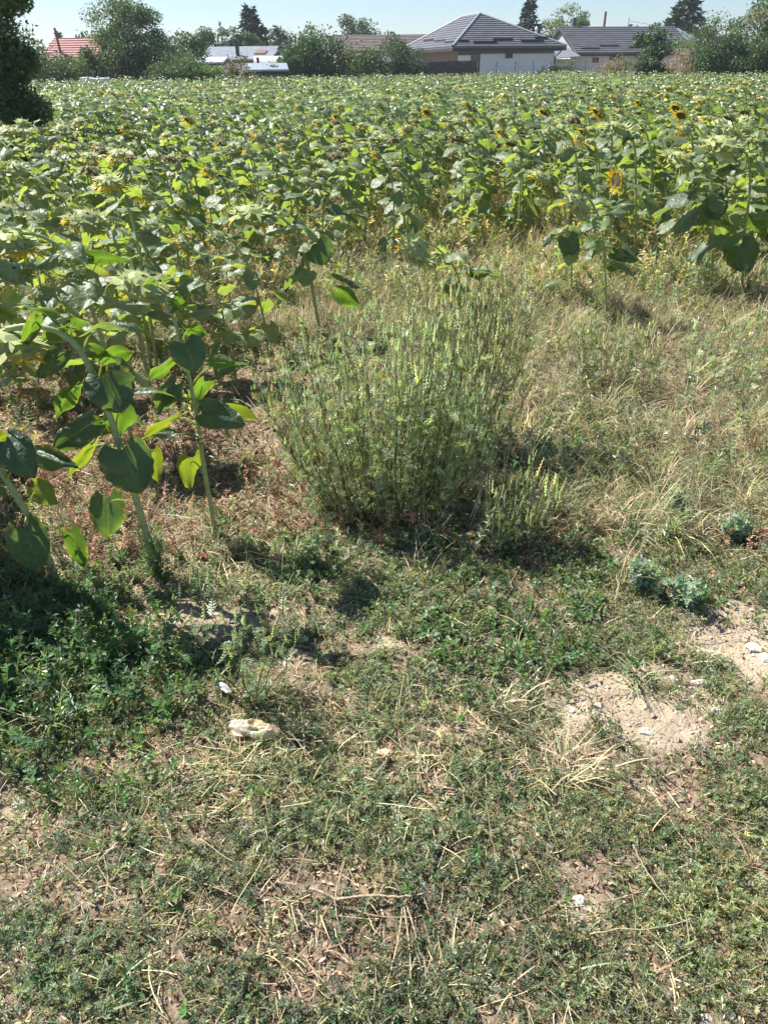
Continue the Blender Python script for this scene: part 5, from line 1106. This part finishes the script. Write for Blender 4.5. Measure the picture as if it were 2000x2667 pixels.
# beige lean-to with its metal roof, between the two houses
def lean_to():
    fr = frame_from(1422, 80, R_(12)); root = thing('lean_to_shed', (*fr[0], 0), 'beige lean-to with pale metal roof between the two dark-roofed houses', 'shed'); inv = (fr[0] * 0, fr[1], fr[2]); T = lambda L_: [tomap([q], inv)[0] for q in L_]
    h0 = hz(1430, 151, 80); h1 = hz(1495, 119, 82); g = G(); box(g, (0, 0, -.2), (2.9, 3, h0 - .08), inv); g.build('wall', MAT['cream'], root, smooth=False)
    g = G(); roof_face(g, T([(-.2, -.3, h0 - .05), (3.1, -.3, h0 + .12), (3.2, 3.4, h1), (-.2, 3.4, h1)]), th=.06); g.build('roof', MAT['sheet'], root, smooth=False)
lean_to()
def red_extra(root, r, inv, T, ze, s):
    g = G(); V, Fc = tube(T([(1.1, .9, ze + .5), (.95, .9, ze + 2.4)]), .10, 8); g.add(V, Fc); g.build('stovepipe', MAT['brownframe'], r)
    g = G(); box(g, (5.6, -.6, ze - .4), (7.6, 1.6, ze + 1.8), inv); g.build('dormer', MAT['brownframe'], root, smooth=False)
gable_house('house with red tiled roof and leaning stovepipe at the far left', 118, 72, -8, 6.2, 6.5, hz(170, 156, 72), hz(150, 101, 75), 'cream', 'tile_red', None, .4, extra=red_extra, oe=.5)
gable_house('long low building with brown tiled roof left of the hipped house', 880, 92, 6, 13, 7, hz(950, 128, 92), hz(950, 91, 95), 'greywall', 'tile_brown')
gable_house('barn with pale grey sheet roof behind the rusty one', 535, 84, -4, 6.3, 6, hz(560, 148, 84), hz(600, 121, 87), 'greywall', 'sheet')
def rust_extra(root, r, inv, T, ze, s):
    g = G(); roof_face(g, T([(2.3, .9, ze + .9 * s + .55 * s), (3.3, .9, ze + .9 * s + .55 * s), (3.3, 1.8, ze + 1.8 * s + .55 * s), (2.3, 1.8, ze + 1.8 * s + .55 * s)]), th=.03); g.build('rust_patch', MAT['rust'], r, smooth=False)
    g = G(); box(g, (.9, .6, ze + .3), (1.15, .85, ze + 1.3), inv); g.build('chimney', MAT['fascia'], r, smooth=False)
gable_house('outbuilding with pale sheet roof and one rusty patch', 584, 74, -10, 3.9, 4.2, hz(600, 152, 74), hz(620, 131, 76), 'whitewall', 'sheet', None, .25, 'outbuilding', 'outbuilding', extra=rust_extra)
gable_house('low outbuilding with flat white sheet roof among the left shrubs', 505, 66, -4, 2.0, 3, hz(520, 160, 66), hz(520, 149, 67), 'whitewall', 'whitesheet', None, .2, 'outbuilding', 'outbuilding')
gable_house('small grey plank shed with sheet roof at the left field edge', 655, 57, 10, 2.1, 2.4, hz(690, 178, 57), hz(690, 164, 58), 'grey_planks', 'sheet_blue', None, .25, 'shed', 'shed')
gable_house('small plank shed with pale sheet roof left of the dark board fence', 985, 65, 12, 1.7, 2.2, hz(990, 157, 65), hz(1000, 146, 66), 'planks', 'sheet_blue', None, .25, 'shed', 'shed')
gable_house('small white gabled house with blue-grey roof far right', 1752, 92, 50, 5, 4.4, hz(1780, 98, 92), hz(1790, 69, 94), 'whitewall', 'sheet_blue', None, .4, oe=.35)
# white plastic tunnel
def tunnel():
    fr = frame_from(662, 68, R_(8)); root = thing('plastic_tunnel', (*fr[0], 0), 'rounded white plastic tunnel behind the small grey shed', 'greenhouse'); inv = (fr[0] * 0, fr[1], fr[2]); h = hz(690, 146, 69)
    V = [(x, 1.4 - 1.4 * math.cos(a), h * math.sin(a) ** .7) for x in np.linspace(0, 2.9, 7) for a in np.linspace(.02, math.pi - .02, 13)]; g = G()
    g.add(tomap(V, inv), [(i * 13 + j, i * 13 + j + 1, (i + 1) * 13 + j + 1, (i + 1) * 13 + j) for i in range(6) for j in range(12)]); g.build('sheeting', MAT['whitesheet'], root)
    g = G(); E = [(0.01, 1.4 - 1.38 * math.cos(a), h * .98 * math.sin(a) ** .7) for a in np.linspace(.02, math.pi - .02, 13)]; g.add(tomap(E, inv), [tuple(range(13))]); g.build('end_panel', MAT['whitesheet'], root, smooth=False)
tunnel()
p0 = at(676, 166, 64); g = G(); V, Fc = tube([(0, 0, 0), (-.1, 0, hz(673, 149, 64))], .10, 8); g.add(V, Fc); tag(g.build('stovepipe', MAT['rust'], loc=(p0[0], 64, 0)), 'short brown stovepipe standing between the shed and the white tunnel', 'stovepipe')
# white sheeted stack behind the crop at left
def stack():
    x0 = at(215, 190, 50)[0]; h = hz(240, 184, 50); g = G(); n = 14; rg = np.random.default_rng(8)
    for k in range(3): box(g, (k * .46, -.5, 0), (k * .46 + .45, .5, h - .30 - .05 * rg.random() - .02 * k))
    o = g.build('sheeted_stack', MAT['whitesheet'], loc=(x0, 50, 0), smooth=False); b = o.modifiers.new('b', 'BEVEL'); b.width = .06; b.segments = 3
    tag(o, 'row of white wrapped bales behind the crop below the tallest left tree', 'bales')
stack()
# board fence
def fences():
    A = np.array([at(960, 190, 66)[0], 66.0]); B = np.array([at(1240, 180, 71)[0], 71.0]); L = np.linalg.norm(B - A); a = (B - A) / L; inv = (A * 0, a, np.array([-a[1], a[0]])); rg = np.random.default_rng(5)
    root = thing('board_fence', (*A, 0), 'dark weathered board fence in front of the hipped house', 'fence'); ht0 = hz(980, 166, 66); ht1 = hz(1235, 158, 71)
    g = G(); x = 0
    while x < L - .1:
        w_ = rg.uniform(.14, .2); h = ht0 + (ht1 - ht0) * x / L + rg.normal(0, .03); box(g, (x, rg.uniform(0, .01), 0), (x + w_ - .012, .03 + rg.uniform(0, .01), h), inv); x += w_
    g.build('boards', MAT['planks'], root, smooth=False); g = G(); box(g, (0, .045, .5), (L, .09, .6), inv); box(g, (0, .045, ht0 - .4), (L, .09, ht0 - .3), inv); g.build('rails', MAT['planks'], root, smooth=False)
    A = np.array([at(1243, 180, 71)[0], 71.0]); B = np.array([at(1610, 170, 77)[0], 77.0]); L = np.linalg.norm(B - A); a = (B - A) / L; inv = (A * 0, a, np.array([-a[1], a[0]])); n = 9
    root = thing('wire_fence', (*A, 0), 'thin wire fence on dark steel posts before the white walls', 'fence'); h = hz(1290, 160, 72)
    for k in range(n): g = G(); box(g, (k * L / (n - 1) - .03, -.03, 0), (k * L / (n - 1) + .03, .03, h), inv); g.build('post', MAT['steel'], root, smooth=False)
    g = G()
    for z in (h - .25, h - .7, h - 1.1):
        V, Fc = tube([tomap([(0, -.05, z)], inv)[0], tomap([(L, -.05, z)], inv)[0]], .013, 4); g.add(V, Fc)
    g.build('wires', MAT['wire'], root)
fences()
# poles and wires
def pole(label, u, vt, Y, r, mat, name='utility_pole', cat='pole', arm=True):
    x = at(u, vt, Y)[0]; h = hz(u, vt, Y); root = thing(name, (x, Y, 0), label, cat); g = G(); V, Fc = tube([(0, 0, -.2), (0, 0, h)], (r, r * .75), 10); g.add(V, Fc); g.build('shaft', MAT[mat], root)
    if arm: g = G(); box(g, (-.6, -.06, h - 1.6), (.6, .06, h - 1.48)); g.build('crossarm', MAT['steel'], root, smooth=False)
    return np.array([x, Y, h])
pA = pole('brown wooden utility pole behind the long dark ridge', 1577, 30, 100, .17, 'rust'); pB = pole('thin pale antenna mast right of the wooden pole', 1638, 45, 96, .05, 'wire', 'antenna_mast', 'mast', False)
pC = at(1880, 80, 118); pD = at(1540, 58, 112)
g = G()
for a, b in ((pA - (.5, 0, 1.5), pC), (pA + (.5, 0, -1.5), pC + (0, 0, .5)), (pA - (0, 0, 1.5), pD), (pB - (0, 0, .3), pC + (0, 0, .2))):
    m_ = (a + b) / 2 - (0, 0, .5); V, Fc = tube(smooth_path([a, m_, b], 10), .022, 4); g.add(V, Fc)
tag(g.build('overhead_wires', MAT['wire']), 'sagging overhead wires strung from the brown pole to the right', 'wires')
x, z = wpt(1397, 76, 88); g = G(); V, Fc = tube([(0, 0, 0), (0, 0, z)], .12, 8); g.add(V, Fc); V, Fc = tube([(0, 0, z), (0, 0, z + .25)], (.2, .05), 8); g.add(V, Fc)
tag(g.build('flue_pipe', MAT['whitesheet'], loc=(x, 88, 0)), 'slim white flue pipe in front of the tall dark spruce', 'pipe')
